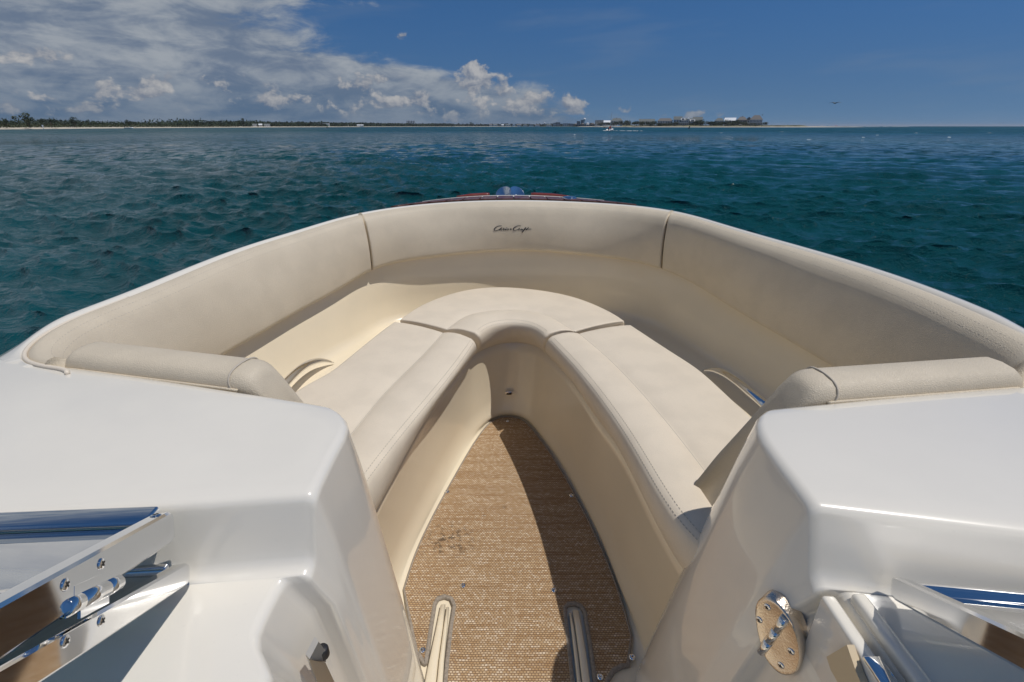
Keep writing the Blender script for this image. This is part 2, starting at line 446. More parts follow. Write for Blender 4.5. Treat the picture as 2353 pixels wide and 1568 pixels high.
Tt = polfun(polar([(170, 841, .887), (75, 826, .885), (62, 805, .885), (95, 771, .89), (273, 690, .895), (430, 626, .905), (600, 561, .925), (700, 530, .943), (822, 495, .966), (1000, 470, .99), (1172, 463, 1.003), (1350, 468, .993), (1553, 490, .98), (1650, 517, .966), (1750, 547, .955), (1950, 606, .945), (2150, 677, .94), (2353, 765, .935), (2440, 815, .93), (2420, 850, .925)]), 2.5)
Bt = polfun(polar([(-1.06, 1.0, .60), (-1.115, 1.22, .60), (-1.125, 1.45, .60), (510, 822, .60), (600, 770, .608), (700, 712, .622), (800, 655, .655), (862, 620, .685), (1000, 592, .715), (1172, 578, .732), (1350, 588, .718), (1502, 614, .69), (1650, 690, .635), (1800, 780, .613), (1900, 840, .607), (1.16, 1.30, .605), (1.15, 1.05, .605)]), 3.5)
def back_section(th, inset=0.0):
    r, z = Tt(th); rb, zb = Bt(th)
    i = inset
    top = [(r + .045, z - .085), (r + .012, z - .03), (r + .002 - i, z - .008), (r - .008 - i, z - i * .5), (r - .024 - i, z + .003 - i), (r - .055 - i, z - .010 - i), (r - .074 - i, z - .034 - i * .6)]
    a = np.array(top[-1]); c = np.array((rb - i, zb + .022))
    n = np.array((-(a[1] - c[1]), (a[0] - c[0]))); n /= np.linalg.norm(n); n = n if n[0] < 0 else -n
    face = [tuple(a + (c - a) * t + n * .016 * math.sin(math.pi * t)) for t in (.14, .3, .45, .6, .75, .88)]
    bot = [(rb - i, zb + .022), (rb + .002 - i, zb + .008), (rb + .014, zb), (rb + .05, zb - .006), (rb + .10, zb + .004)]
    return [PT(th, a_, b_) for a_, b_ in top + face + bot]
def rounded_ends(t0, t1, n, edge=.45, steps=4):
    """angles and inset for a pad with rounded ends; inset is signed towards the pad's inside (metres)"""
    ths, ins = [], []
    R = .011
    for k in range(steps):
        u = k / steps; ths.append(t0 + edge * (1 - math.cos(u * math.pi / 2))); ins.append(-R * (1 - math.sin(u * math.pi / 2)))
    ths += list(np.linspace(t0 + edge, t1 - edge, n)); ins += [0] * n
    for k in reversed(range(steps)):
        u = k / steps; ths.append(t1 - edge * (1 - math.cos(u * math.pi / 2))); ins.append(-R * (1 - math.sin(u * math.pi / 2)))
    return ths, ins
SEAM_P, SEAM_S = -35.6, 37.1
AFT_P, AFT_S = -113.2, 113.5
pads = {}
for nm, t0, t1, n in (('port', AFT_P, SEAM_P - .18, 130), ('bow', SEAM_P + .18, SEAM_S - .18, 90), ('stbd', SEAM_S + .18, AFT_S, 130)):
    ths, ins = rounded_ends(t0, t1, n)
    rows = [back_section(t, i) for t, i in zip(ths, ins)]
    v, f = loft(rows, caps=True)
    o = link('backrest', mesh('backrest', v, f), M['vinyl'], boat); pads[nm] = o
    # twin stitch lines along the roll
    for off, dz in ((.047, -.0068), (.066, -.0242)):
        segs = []
        step = .0125; acc = 0; last = None; cur = []
        for t in np.arange(t0 + 1.0, t1 - 1.0, .12):
            r, z = Tt(t); p = PT(t, r - off, z + dz); 
            if last is not None: acc += np.linalg.norm(p - last)
            last = p
            if acc % step < step * .68: cur.append(p)
            elif cur:
                if len(cur) > 1: segs.append(tube(cur, .0008, 4))
                cur = []
        v, f = merge(*segs); link('stitching', mesh('stitching', v, f), M['thread'], o)
pads['port']['label'] = 'sunlit port side backrest pad'
pads['bow']['label'] = 'curved bow backrest pad with black script emblem'
pads['stbd']['label'] = 'shaded starboard side backrest pad'
# piping round the port aft corner of the backrest
pp = []
for t in np.linspace(-116.5, -90, 40):
    r, z = Tt(t); pp.append(PT(t, r + .008, z - .008))
v, f = tube(pp, .0055, 8); link('piping', mesh('piping', v, f), M['pipe'], pads['port'])
# script emblem on the bow pad, traced as strokes laid on the pad's face
bvh_src = pads['bow']
from mathutils.bvhtree import BVHTree
bmx = bmesh.new(); bmx.from_mesh(bvh_src.data); bmx.normal_update(); bow_bvh = BVHTree.FromBMesh(bmx)
def on_bow(ex, ey, lift=.001):
    px = (1960 + ex * 180 / 2353) * .57446; py = (890 + ey * 180 / 2353) * .57446
    d = Vector(ray(px, py)).normalized()
    hit, nn, _, _ = bow_bvh.ray_cast(Vector((0, 0, CAMZ)), d)
    if hit is None: return PY(px, py, 2.82)
    return np.array(hit - d * lift)
strokes = [
 ([(620, 184), (540, 180), (430, 200), (330, 250), (250, 320), (215, 380), (240, 425), (310, 437), (390, 415), (450, 385), (520, 350), (640, 262)], [7, 9, 12, 17, 23, 26, 22, 15, 12, 11, 14, 13]),
 ([(640, 262), (560, 340), (480, 425)], [16, 17, 14]), ([(490, 405), (560, 350), (590, 370), (565, 412), (610, 405)], [10, 13, 15, 15, 9]),
 ([(610, 405), (670, 370), (720, 300), (740, 360), (690, 412), (750, 400)], [8, 11, 14, 15, 15, 9]), ([(750, 400), (830, 350), (800, 410), (850, 400)], [8, 15, 15, 9]),
 ([(850, 400), (960, 335), (975, 375), (930, 412), (890, 402)], [8, 12, 15, 14, 9]), ([(862, 292), (886, 286)], [24, 24]),
 ([(1620, 180), (1540, 172), (1430, 195), (1330, 240), (1250, 300), (1212, 365), (1230, 412), (1290, 425), (1380, 405), (1440, 385), (1480, 370), (1530, 300)], [7, 9, 13, 18, 23, 26, 22, 15, 12, 11, 13, 14]),
 ([(1530, 300), (1545, 355), (1500, 408), (1555, 395)], [14, 14, 14, 9]), ([(1690, 355), (1620, 360), (1585, 400), (1640, 405), (1710, 360), (1680, 405), (1740, 395)], [11, 13, 14, 13, 14, 13, 9]),
 ([(1740, 395), (1890, 260), (1800, 380), (1680, 525), (1665, 535), (1730, 480), (1820, 390)], [8, 17, 20, 26, 20, 12, 9]),
 ([(2015, 258), (1930, 360), (1870, 405), (1930, 395)], [17, 19, 15, 8]), ([(1780, 352), (2000, 350), (2165, 350)], [8, 9, 10])]
segs = []
for pts_, wd in strokes:
    c2 = curve_pts(np.array([(a, b_, w_) for (a, b_), w_ in zip(pts_, wd)]), 26 if len(pts_) > 3 else 12)
    p3 = [on_bow(a, b_) for a, b_, _ in c2]
    segs.append(tube(p3, [w_ * 180 / 2353 * .57446 / F * 2.95 * .9 for _, _, w_ in c2], 6))
star = []
for k in range(10):
    a = math.pi / 2 + k * math.pi / 5; R_ = 78 if k % 2 == 0 else 30
    star.append(on_bow(1087 + R_ * math.cos(a), 362 - R_ * math.sin(a) * .85, .0005))
ctr = on_bow(1087, 362, .003)
segs.append(([*star, ctr], [(k, (k + 1) % 10, 10) for k in range(10)]))
v, f = merge(*segs); em = link('emblem_script', mesh('emblem_script', v, f), M['text'], pads['bow']); em['label'] = 'black script lettering Chris Craft with a star'
bmx.free()

# cap, gunwale and hull
def cap_row(th):
    r, z = Tt(th)
    return [PT(th, r + .030, z - .06), PT(th, r + .0045, z - .020), PT(th, r + .0095, z - .007), PT(th, r + .018, z + .001), PT(th, r + .028, z + .003), PT(th, r + .040, z + .001), PT(th, r + .050, z - .004), PT(th, r + .058, z - .014), PT(th, r + .062, z - .034)]
ths = np.linspace(-97, 101, 160)
rows = [cap_row(t) for t in ths]
v, f = loft(rows); link('gunwale_cap', mesh('gunwale_cap', v, f), M['gel'], boat)
def deck_row(t):
    """side deck abaft the pads, blended out of the cap profile"""
    xh = -1.334 if t < 0 else 1.354; t0, t1 = (97, 109) if t < 0 else (101, 112)
    r, z = Tt(t); rh = max(r + .063, abs(xh / math.sin(math.radians(t)))); z2 = min(z, .90 if xh < 0 else .93)
    w = min(1, max(0, (abs(t) - t0) / (t1 - t0))); w = w * w * (3 - 2 * w)
    c = [(r + .030, z - .06), (r + .0045, z - .020), (r + .0095, z - .007), (r + .018, z + .001), (r + .028, z + .003), (r + .040, z + .001), (r + .050, z - .004), (r + .055, z - .010), (r + .058, z - .014), (r + .062, z - .034), (r + .062, z - .12)]
    d = [(r + .030, z - .07), (r + .005, z - .024), (r + .010, z - .012), (r + .020, z - .006)] + [(r + .020 + (rh - .05 - r) * u, z - .006 + (z2 - .016 - z) * u) for u in (.25, .5, .75)] + [(rh - .03, z2 - .024), (rh - .010, z2 - .030), (rh, z2 - .045), (rh + .001, z2 - .12)]
    row = [PT(t, a_[0] * (1 - w) + b_[0] * w, a_[1] * (1 - w) + b_[1] * w) for a_, b_ in zip(c, d)]
    for q_ in row[2:]:
        edge_y = (.874 - .25 * (q_[0] + .404)) if xh < 0 else (.845 + .145 * (q_[0] - .536))
        if q_[1] < edge_y - .03: q_[2] = min(q_[2], .864 if xh < 0 else .874)
    return row
for tt in (np.linspace(-121, -97, 60), np.linspace(101, 123, 56)):
    v, f = loft([deck_row(t) for t in tt]); link('side_deck', mesh('side_deck', v, f), M['gel'], boat)
# hull skin: sheer line carried aft, down to below the water
sheer = [np.array([-1.32, -1.6, .80]), np.array([-1.332, -.5, .82]), np.array([-1.334, .3, .835])] + [deck_row(t)[9] for t in np.linspace(-116, -98, 10)] + [PT(t, Tt(t)[0] + .062, Tt(t)[1] - .034) for t in np.linspace(-97, 101, 90)] + [deck_row(t)[9] for t in np.linspace(102, 118, 9)] + [np.array([1.354, .3, .865]), np.array([1.352, -.5, .85]), np.array([1.33, -1.6, .83])]
sheer = curve_pts(sheer, 190, 1200)
cen = np.array([0, .6, 0]); rows = []
for p in sheer:
    q = p.copy(); fwd = max(0, (p[1] - 1.0)) / 1.9
    row = [p]
    for kk, (dr, z) in enumerate(((.012, p[2] - .05), (.0, p[2] - .25), (-.05, p[2] - .5), (-.14, p[2] - .85), (-.26, SEA - .35))):
        dirv = np.array([p[0], (p[1] - .9) * (1 if p[1] > .9 else 0), 0]); dirv /= np.linalg.norm(dirv)
        row.append(np.array([p[0], p[1], z]) + dirv * dr * (1 + .9 * fwd))
    rows.append(row)
v, f = loft(rows); link('hull', mesh('hull', v, f), M['hullc'], boat)

# foredeck beyond the bow pad, falling gently to the stem
def deck_z(y, x): return None
tipy = 3.62
bowline = [PT(t, Tt(t)[0] + .046, Tt(t)[1] - .003) for t in np.linspace(-34, 36, 60)]
rows = []
for k, u in enumerate(np.linspace(0, 1, 12)):
    row = []
    for p in bowline:
        w = (p[0] / 1.05)
        end = np.array([p[0] * (1 - .38 * abs(w)), 2.62 + .98 * math.sqrt(max(0, 1 - min(1, abs(w)) ** 2.1)), p[2] - .064])
        q = p * (1 - u) + end * u
        q[2] = p[2] * (1 - u) + end[2] * u + .010 * math.sin(math.pi * u)
        row.append(q)
    rows.append(row)
v, f = loft(rows); link('foredeck', mesh('foredeck', v, f), M['gel'], boat)
lo = [r_.copy() for r_ in rows[-1]]
rows2 = [lo, [p + np.array([0, -.05 * 1, -.25]) for p in lo], [p * np.array([.85, 1, 1]) + np.array([0, -.25, -.75]) for p in lo], [p * np.array([.6, 1, 1]) + np.array([0, -.5, -1.5]) for p in lo]]
v, f = loft(rows2); link('stem', mesh('stem', v, f), M['hullc'], boat)
DK = np.array(rows)                      # 12 x 60 deck grid for laying the planks
def deck_pt(x, u, lift=0.0):
    row_x = DK[0, :, 0]; j = np.interp(x, row_x, np.arange(60)); j0 = int(min(58, max(0, math.floor(j)))); fr_ = j - j0
    i = u * 11; i0 = int(min(10, math.floor(i))); fi = i - i0
    q = (DK[i0, j0] * (1 - fr_) + DK[i0, j0 + 1] * fr_) * (1 - fi) + (DK[i0 + 1, j0] * (1 - fr_) + DK[i0 + 1, j0 + 1] * fr_) * fi
    return q + np.array([0, 0, lift])
deck_wood = link('deck_inlay', mesh('deck_inlay', *loft([[deck_pt(x, u, .003) for x in np.linspace(-.70, .72, 40)] for u in np.linspace(.035, .42, 6)])), M['dark'], boat)
xs = np.linspace(-.70, .72, 15)
for k in range(14):
    x0, x1 = xs[k] + .004, xs[k + 1] - .004
    us = np.linspace(.04, .415, 5); cxs = np.linspace(x0, x1, 4)
    top = [[deck_pt(x, u, .011) for x in cxs] for u in us]; A = np.array(top)
    rim = A.copy(); rim[..., 2] -= .007
    v1, f1 = loft(top)
    edge_i = [(0, j) for j in range(4)] + [(i, 3) for i in range(1, 5)] + [(4, j) for j in (2, 1, 0)] + [(i, 0) for i in (3, 2, 1)]
    ring = [A[i, j] for i, j in edge_i]; low = [rim[i, j] for i, j in edge_i]
    v2, f2 = loft([ring, low], cv=True)
    v, f = merge((v1, f1), (v2, f2)); link('plank', mesh('plank', v, f), M['wood'], deck_wood)
for x0, x1, nm in ((-.40, -.155, 'toe_rail'), (.13, .42, 'toe_rail')):
    pts_ = [deck_pt(x, .62, .018) for x in np.linspace(x0, x1, 14)]
    if x0 > 0: rad = [.010] + [.013] * 6 + list(np.linspace(.013, .004, 7))
    else: rad = list(np.linspace(.004, .013, 7)) + [.013] * 6 + [.010]
    v, f = tube(pts_, [q_ * 1.5 for q_ in rad], 8, ry=[q_ * .85 for q_ in rad]); 
    o = link(nm, mesh(nm, v, f), M['redwood'], boat)
v, f = loft([[deck_pt(x, u, .004 + .010 * math.sin(math.pi * k / 3)) for x in np.linspace(-.62, .64, 40)] for k, u in enumerate((.425, .45, .48, .50))]); link('deck_coaming', mesh('deck_coaming', v, f), M['gel'], boat)
# flush chrome cleat on the wooden deck
cp_ = deck_pt(.36, .20, .012)
v, f = lathe([(.0, .0), (.045, .0), (.045, .004), (.036, .010), (.02, .012), (.0, .0125)], 20, cp_); link('flush_cleat', mesh('flush_cleat', v, f), M['chrome'], boat)
# pair of chrome horn bells looking back at the seats
for s, ex in ((-1, 1157.5), (1, 1187)):
    base = deck_pt(0.0, .50, .0); y0 = base[1]
    c_ = PY(ex, 444.5, y0 + .02)
    ax = axes_z((s * .34, -.60, .72))
    prof = [(.004, -.055), (.007, -.05), (.012, -.038), (.022, -.024), (.036, -.010), (.050, .002), (.053, .0055), (.0525, .007), (.0495, .0055), (.036, -.003), (.022, -.0095), (.010, -.014), (.003, -.016)]
    v, f = lathe(prof, 28, c_, ax)
    hb = link('horn_bell', mesh('horn_bell', v, f), M['chrome'], boat)
    k_ = PY(ex - s * 6.5, 452.5, y0 - .005)
    v, f = lathe([(.0, -.014), (.010, -.010), (.0135, 0), (.011, .008), (.0, .014)], 14, k_, ax); link('horn_knob', mesh('horn_knob', v, f), M['chrome'], hb)
    v, f = tube([c_ + ax.T @ np.array((0, 0, -.05)), np.array([c_[0] * .4, y0 + .06, base[2] + .01]), np.array([c_[0] * .3, y0 + .05, base[2] - .005])], .012, 10); link('horn_foot', mesh('horn_foot', v, f), M['chrome'], hb)

# ---- moulded liner: recess behind the seats, shelf and handle pockets
def seat_edge(): 
    return polfun(polar([(-.80, 1.20, .56), (665, 905, .56), (747, 858, .56), (781, 834, .56), (884, 752, .56), (918, 732, .56), (966, 701, .56), (1051, 670, .56), (1133, 659, .56), (1226, 664, .56), (1328, 684, .56), (1414, 721, .56), (1451, 745, .56), (1551, 810, .56), (1611, 850, .56), (1676, 908, .56), (1735, 963, .56), (.77, 1.15, .56)]), 3)
Se = seat_edge()
rows = []
for t in np.linspace(-112, 113, 180):
    rb, zb = Bt(t); rs, _ = Se(t)
    ZF = .345; sl = min(1, max(0, (abs(t) - 26) / 22)); sl = sl * sl * (3 - 2 * sl); rw = rb + .034 - .046 * sl
    rows.append([PT(t, rb + .13, zb + .05), PT(t, rb + .064, zb + .0), PT(t, rb + .060, zb - .012), PT(t, rb + .054 - .009 * sl, zb - .05), PT(t, rb + .047 - .021 * sl, zb - .10), PT(t, (rb + .047 - .021 * sl) * .5 + rw * .5, (zb - .10) * .5 + (ZF + .05) * .5), PT(t, rw - .002, ZF + .05), PT(t, rw - .014, ZF + .026), PT(t, rw - .030, ZF + .010), PT(t, rw - .052, ZF + .003), PT(t, rw - .085, ZF), PT(t, rs - .004, ZF - .004), PT(t, rs - .016, ZF - .004), PT(t, rs - .020, ZF + .004), PT(t, rs - .020, .475), PT(t, rs - .07, .476)])
v, f = loft(rows); link('lounge_liner', mesh('lounge_liner', v, f), M['liner'], boat)
# seam cover seen low on the port and starboard recess wall
for t in (-92, 95):
    rb, zb = Bt(t); pts_ = [PT(t, rb + .060, zb - .012), PT(t, rb + .045, zb - .05), PT(t, rb + .026, zb - .10), PT(t, rb + .012, zb - .13)]
    v, f = tube(pts_, .0022, 5); link('liner_seam', mesh('liner_seam', v, f), M['pipe'], boat)

# ---- seat cushions (three removable ones)
def half(pts, n): return curve_pts(pts, n, 500, .02)
def cush_sections(outer, crease, stitch, lower, n):
    O, Cr, St, Lo = [curve_pts(p, n, 500, .03) for p in (outer, crease, stitch, lower)]
    secs = []
    for k in range(n):
        o, c, s, l = O[k], Cr[k], St[k], Lo[k]
        d = (c - o); d[2] = 0; d /= np.linalg.norm(d); e = (s - c); e[2] = 0; L = np.linalg.norm(e); e /= L
        up = np.array([0, 0, 1.])
        sec = [o - up * .085 + d * .004, o - up * .030, o - up * .016 + d * .0005, o - up * .006 + d * .004, o - up * .0012 + d * .011, o + d * .022]
        for u in (.2, .4, .6, .8): sec.append(o * (1 - u) + c * u + up * .006 * math.sin(math.pi * u))
        sec += [c - d * .007 + up * .000, c - up * .0035, c + e * .007 + up * .001]
        for u in (.2, .4, .6, .8): sec.append(c * (1 - u) + s * u + up * .012 * math.sin(math.pi * min(1, u * 1.0)))
        sec += [s - e * .004 + up * .002, s + e * .001 - up * .0008, s + e * .010 - up * .007]
        a = s + e * .018 - up * .018
        for u in (.0, .25, .5, .75): sec.append(a * (1 - u) + l * u + e * .012 * math.sin(math.pi * u))
        sec += [l, l - e * .006 - up * .006, l - e * .03 - up * .004]
        secs.append(np.array(sec))
    return secs
def cushion(name, label, secs, end0, end1, group):
    """round the ends that meet a neighbour"""
    secs = [s.copy() for s in secs]
    out = list(secs)
    def endrows(s, nxt):
        d = np.zeros_like(s); v_ = (nxt - s); v_[:, 2] = 0; v_ /= np.maximum(np.linalg.norm(v_, axis=1, keepdims=True), 1e-9)
        cen_ = s.mean(0); R = .010; rows_ = []
        for k in range(5):
            a = k / 4 * math.pi / 2
            q_ = s + v_ * (R * (1 - math.sin(math.pi / 2 - a)) * -1 + R) * 0
            q_ = s + v_ * R * (math.sin(a) * -1 + 1)
            inw = cen_ - s; inw /= np.maximum(np.linalg.norm(inw, axis=1, keepdims=True), 1e-9); inw[:, 2] -= .4
            q_ = q_ + inw * R * (1 - math.cos(a))
            rows_.append(q_)
        return rows_                       # from body to the end
    if end0:
        er = endrows(out[0], out[1]); out = list(reversed(er)) + out[2:]
    if end1:
        er = endrows(out[-1], out[-2]); out = out[:-2] + er
    v, f = loft(out, caps=True)
    root = empty(name, label, 'cushion', (0, 0, 0), group)
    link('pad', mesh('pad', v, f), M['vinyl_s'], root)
    # stitch rows on the front roll
    for idx, lift in ((17, .0012), (19, .0010)):
        pl = np.array([s[idx] for s in secs]); dd = curve_pts(pl, 900, 1200)
        L = np.linalg.norm(np.diff(dd, axis=0), axis=1).sum(); segs_ = []; n_ = int(L / .011); ds = curve_pts(dd, n_ * 4 + 1, 1500)
        for q_ in range(n_):
            if 2 < q_ < n_ - 2: segs_.append(tube(ds[q_ * 4:q_ * 4 + 3] + np.array([0, 0, lift * .3]), .0010, 4))
        v, f = merge(*segs_); link('stitching', mesh('stitching', v, f), M['thread'], root)
    v, f = tube(curve_pts(np.array([s_[11] for s_ in secs]) + np.array([0, 0, -.0002]), 120), .0013, 5); link('seam', mesh('seam', v, f), M['thread'], root)
    return root
ZS = .56
pO = [(-.80, .86, ZS), (-.80, .98, ZS), (-.785, 1.25, ZS), P(665, 905, ZS), P(747, 858, ZS), P(781, 834, ZS), P(884, 752, ZS), P(905, 738, ZS)]
pC = [(-.535, .80, ZS), (-.525, .93, ZS), (-.505, 1.08, ZS), P(808, 995, ZS), P(884, 903, ZS), P(966, 821, ZS), P(1019, 763, ZS)]
pS = [(-.42, .74, ZS + .005), (-.405, .88, ZS + .005), P(820, 1120, ZS + .005), P(884, 1034, ZS + .005), P(952, 951, ZS + .005), P(1037, 848, ZS + .005), P(1086, 779, ZS + .005)]
pL = [(-.405, .74, .43), (-.395, .88, .43), P(870, 1165, .43), P(938, 1033, .43), P(1000, 920, .43), P(1065, 845, .43), P(1089, 817, .43)]
secs_p = cush_sections(pO, pC, pS, pL, 64)
cushion('seat_cushion', 'cream vinyl bench cushion along the sunlit port side of the bow', secs_p, False, True, 'bow lounge cushions')
bO = [P(917, 733, ZS), P(966, 701, ZS), P(1051, 670, ZS), P(1133, 659, ZS), P(1226, 664, ZS), P(1328, 684, ZS), P(1414, 721, ZS), P(1437, 736, ZS)]
bC = [P(1026, 757, ZS), P(1046, 742, ZS), P(1075, 725, ZS), P(1123, 715, ZS), P(1191, 712, ZS), P(1260, 725, ZS), P(1292, 743, ZS), P(1322, 761, ZS)]
bS = [P(1093, 766, ZS + .005), P(1123, 745, ZS + .005), P(1174, 737, ZS + .005), P(1226, 745, ZS + .005), P(1261, 767, ZS + .005)]
bL = [P(1095, 812, .43), P(1123, 797, .43), P(1174, 786, .43), P(1226, 793, .43), P(1254, 812, .43)]
secs_b = cush_sections(bO, bC, bS, bL, 56)
cushion('seat_cushion', 'rounded cream vinyl bow cushion in front of the emblem backrest', secs_b, True, True, 'bow lounge cushions')
sO = [P(1451, 745, ZS), P(1551, 810, ZS), P(1611, 850, ZS), P(1676, 908, ZS), P(1735, 963, ZS), (.77, 1.10, ZS), (.77, .92, ZS), (.77, .80, ZS)]
sC = [P(1330, 765, ZS), P(1417, 841, ZS), P(1551, 992, ZS), P(1635, 1100, ZS), (.54, .88, ZS), (.55, .74, ZS)]
sS = [P(1265, 773, ZS + .005), P(1328, 838, ZS + .005), P(1397, 923, ZS + .005), P(1472, 1034, ZS + .005), (.403, .86, ZS + .005), (.455, .74, ZS + .005)]
sL = [P(1257, 814, .43), P(1321, 886, .43), P(1362, 947, .43), P(1424, 1034, .43), (.404, .86, .43), (.455, .74, .43)]
secs_s = cush_sections(sO, sC, sS, sL, 64)
cushion('seat_cushion', 'cream vinyl bench cushion along the starboard side beside the shaded backrest', secs_s, True, False, 'bow lounge cushions')

# ---- seat base, foot well walls and sole
def halves(pts, n):
    d = curve_pts(pts, 1600, 2400, .010); k = int(np.argmax(d[:, 1]))
    return np.concatenate([curve_pts(d[:k + 1:12], n // 2, 800), curve_pts(d[k::12], n // 2 + 1, 800)[1:]])
rimL = np.array([s[-2] for s in secs_p] + [s[-2] for s in secs_b] + [s[-2] for s in secs_s])
rim = halves(rimL[::2], 150)
footm = [(-.415, .80, .055), P(916, 1292, .045), P(986, 1151, .045), P(1056, 1023, .045), P(1112, 962, .045), P(1140, 945, .05), P(1168, 940, .055), P(1205, 949, .05), P(1243, 985, .045), P(1291, 1046, .045), P(1347, 1146, .045), P(1397, 1250, .045), P(1440, 1358, .045), (.415, .86, .05), (.42, .78, .05)]
foot = halves(footm, 150)
soleout = [(-.385, .80, .0), P(924, 1358, .0), P(953, 1271, .0), P(998, 1176, .0), P(1048, 1085, .0), P(1094, 1010, .0), P(1127, 969, .0), P(1166, 958, .0), P(1205, 967, .0), P(1234, 998, .0), P(1276, 1056, .0), P(1330, 1151, .0), P(1379, 1250, .0), P(1421, 1354, .0), (.375, .90, .0), (.38, .78, .0)]
sole = halves(soleout, 150)
tg = frame(foot); OUTW = np.stack([-tg[:, 1], tg[:, 0], 0 * tg[:, 0]], 1); OUTW /= np.linalg.norm(OUTW, axis=1, keepdims=True)
rows = []
for k in range(150):
    r_, ft, so = rim[k], foot[k], sole[k]
    outw = OUTW[k]
    top = r_ + np.array([0, 0, .014]) + outw * .006
    row = [top + outw * .25 + np.array([0, 0, .03]), top + outw * .03 + np.array([0, 0, .006]), top]
    for u in (.2, .4, .6, .8): row.append(top * (1 - u) + ft * u + outw * .012 * math.sin(math.pi * u))
    row += [ft, ft - outw * .008 - np.array([0, 0, .014]), ft * .55 + so * .45 + np.array([0, 0, -.017]), so + outw * .010 + np.array([0, 0, .003]), so - outw * .02 + np.array([0, 0, -.004])]
    rows.append(row)
v, f = loft(rows); link('footwell_wall', mesh('footwell_wall', v, f), M['liner'], boat)
solev = [(x_, y_, -.0045) for x_, y_ in ((-1.15, -1.5), (1.15, -1.5), (1.15, .9), (.6, 1.6), (.3, 2.25), (-.3, 2.25), (-.6, 1.6), (-1.15, .9))]
link('cockpit_sole', mesh('cockpit_sole', solev, [tuple(range(8))], False), M['liner'], boat)
# courtesy light on the bow wall
lp = PY(1169.5, 902, 2.165); axl = axes_from((1, 0, 0), (0, -1, 0))
v, f = merge(box(lp + np.array([0, -.004, .002]), (.036, .012, .018), bev=.003), box(lp + np.array([0, -.012, .010]), (.036, .014, .006), bev=.002))
cl = link('courtesy_light', mesh('courtesy_light', v, f), M['chrome'], boat)
v, f = box(lp + np.array([0, -.0105, -.004]), (.026, .004, .007)); link('light_lens', mesh('light_lens', v, f), M['rubber'], cl)
# grab handles on the shelf
def handle(pix, up, nm='grab_handle'):
    c_ = curve_pts([P(*a) for a in pix], 36)
    w_ = [.004 + .013 * math.sin(min(1, k / 7) * math.pi / 2) for k in range(36)]
    v, f = tube(c_, w_, 14, up=up, ry=[.002 + .0050 * math.sin(min(1, k / 6) * math.pi / 2) for k in range(36)])
    return link(nm, mesh(nm, v, f), M['chrome'], boat)
handle([(767, 834, .356), (748, 829, .385), (722, 831, .415), (690, 848, .440), (655, 882, .455), (620, 917, .46), (590, 948, .44), (570, 985, .40)], (.50, -.25, .83))
handle([(1613, 853, .356), (1634, 850, .385), (1662, 857, .415), (1700, 882, .440), (1736, 912, .455), (1771, 943, .46), (1800, 975, .44), (1820, 1010, .40)], (-.50, -.25, .83))

# ---- floor mat (snap-in, lifts out)
def Zp(zx, zy): return P(948 + .23197 * zx, 1263.9 + .23197 * zy, .0)[:2]
mo = []
mo += [P(*a, 0)[:2] for a in ((927, 1358), (956, 1271), (1001, 1176), (1051, 1085), (1096, 1010), (1128, 972), (1146, 963), (1166, 960.5), (1188, 963), (1204, 970), (1232, 1000), (1274, 1058), (1328, 1152), (1377, 1251), (1419, 1355), (1452, 1466))]
mo = list(curve_pts(mo, 70, 600))
right = [Zp(2150, 1160), Zp(2080, 1175), Zp(2000, 1220), Zp(1945, 1313), Zp(1925, 1420)]
sl_r = [np.array([.245, .2]), Zp(1790, 1313), Zp(1740, 950), Zp(1690, 630), Zp(1660, 575), Zp(1600, 555), Zp(1545, 560), Zp(1521, 590), Zp(1555, 900), Zp(1600, 1313), np.array([.155, .2])]
sl_l = [np.array([-.185, .2]), Zp(310, 1313), Zp(330, 1100), Zp(370, 760), Zp(400, 570), Zp(375, 505), Zp(315, 485), Zp(262, 500), Zp(235, 545), Zp(200, 760), Zp(165, 1030), Zp(150, 1130), Zp(120, 1150), Zp(90, 1130), Zp(58, 1080), Zp(20, 1030)]
aftr = [np.array([right[-1][0] + .01, .5]), np.array([.33, .2])]
out2 = mo + right + aftr + sl_r + sl_l
out2 = [np.array(q_) for q_ in out2]
fm = empty('floor_mat', 'brown woven snap-in floor mat lying in the pointed bow footwell', 'mat')
bm = bmesh.new()
vs = [bm.verts.new((q_[0], q_[1], .0075)) for q_ in out2]
fc = bm.faces.new(vs); bm.normal_update()
if fc.normal.z < 0: fc.normal_flip()
bmesh.ops.triangulate(bm, faces=[fc], ngon_method='EAR_CLIP')
lo_ = [bm.verts.new((q_[0], q_[1], -.004)) for q_ in out2]
for k in range(len(out2)):
    k2 = (k + 1) % len(out2); bm.faces.new((vs[k], vs[k2], lo_[k2], lo_[k]))
me = bpy.data.meshes.new('weave'); bm.to_mesh(me); bm.free()
link('weave', me, M['woven'], fm)
# cloth binding round the mat's edge
N_ = len(out2); O2 = np.array(out2); area = .5 * sum(O2[k][0] * O2[(k + 1) % N_][1] - O2[(k + 1) % N_][0] * O2[k][1] for k in range(N_))
sg = 1 if area > 0 else -1
rows = []
for k in range(N_):
    t_ = O2[(k + 1) % N_] - O2[k - 1]; t_ /= np.linalg.norm(t_); nin = np.array([-t_[1], t_[0]]) * sg
    wB = .004 if k < 70 else .0095
    rows.append([(*(O2[k] - nin * .001), -.003), (*(O2[k] - nin * .001), .0078), (*(O2[k] + nin * .002), .0098), (*(O2[k] + nin * wB), .0098), (*(O2[k] + nin * (wB + .0015)), .0070)])
v, f = loft(rows, cu=True); link('binding', mesh('binding', v, f), M['binding'], fm)
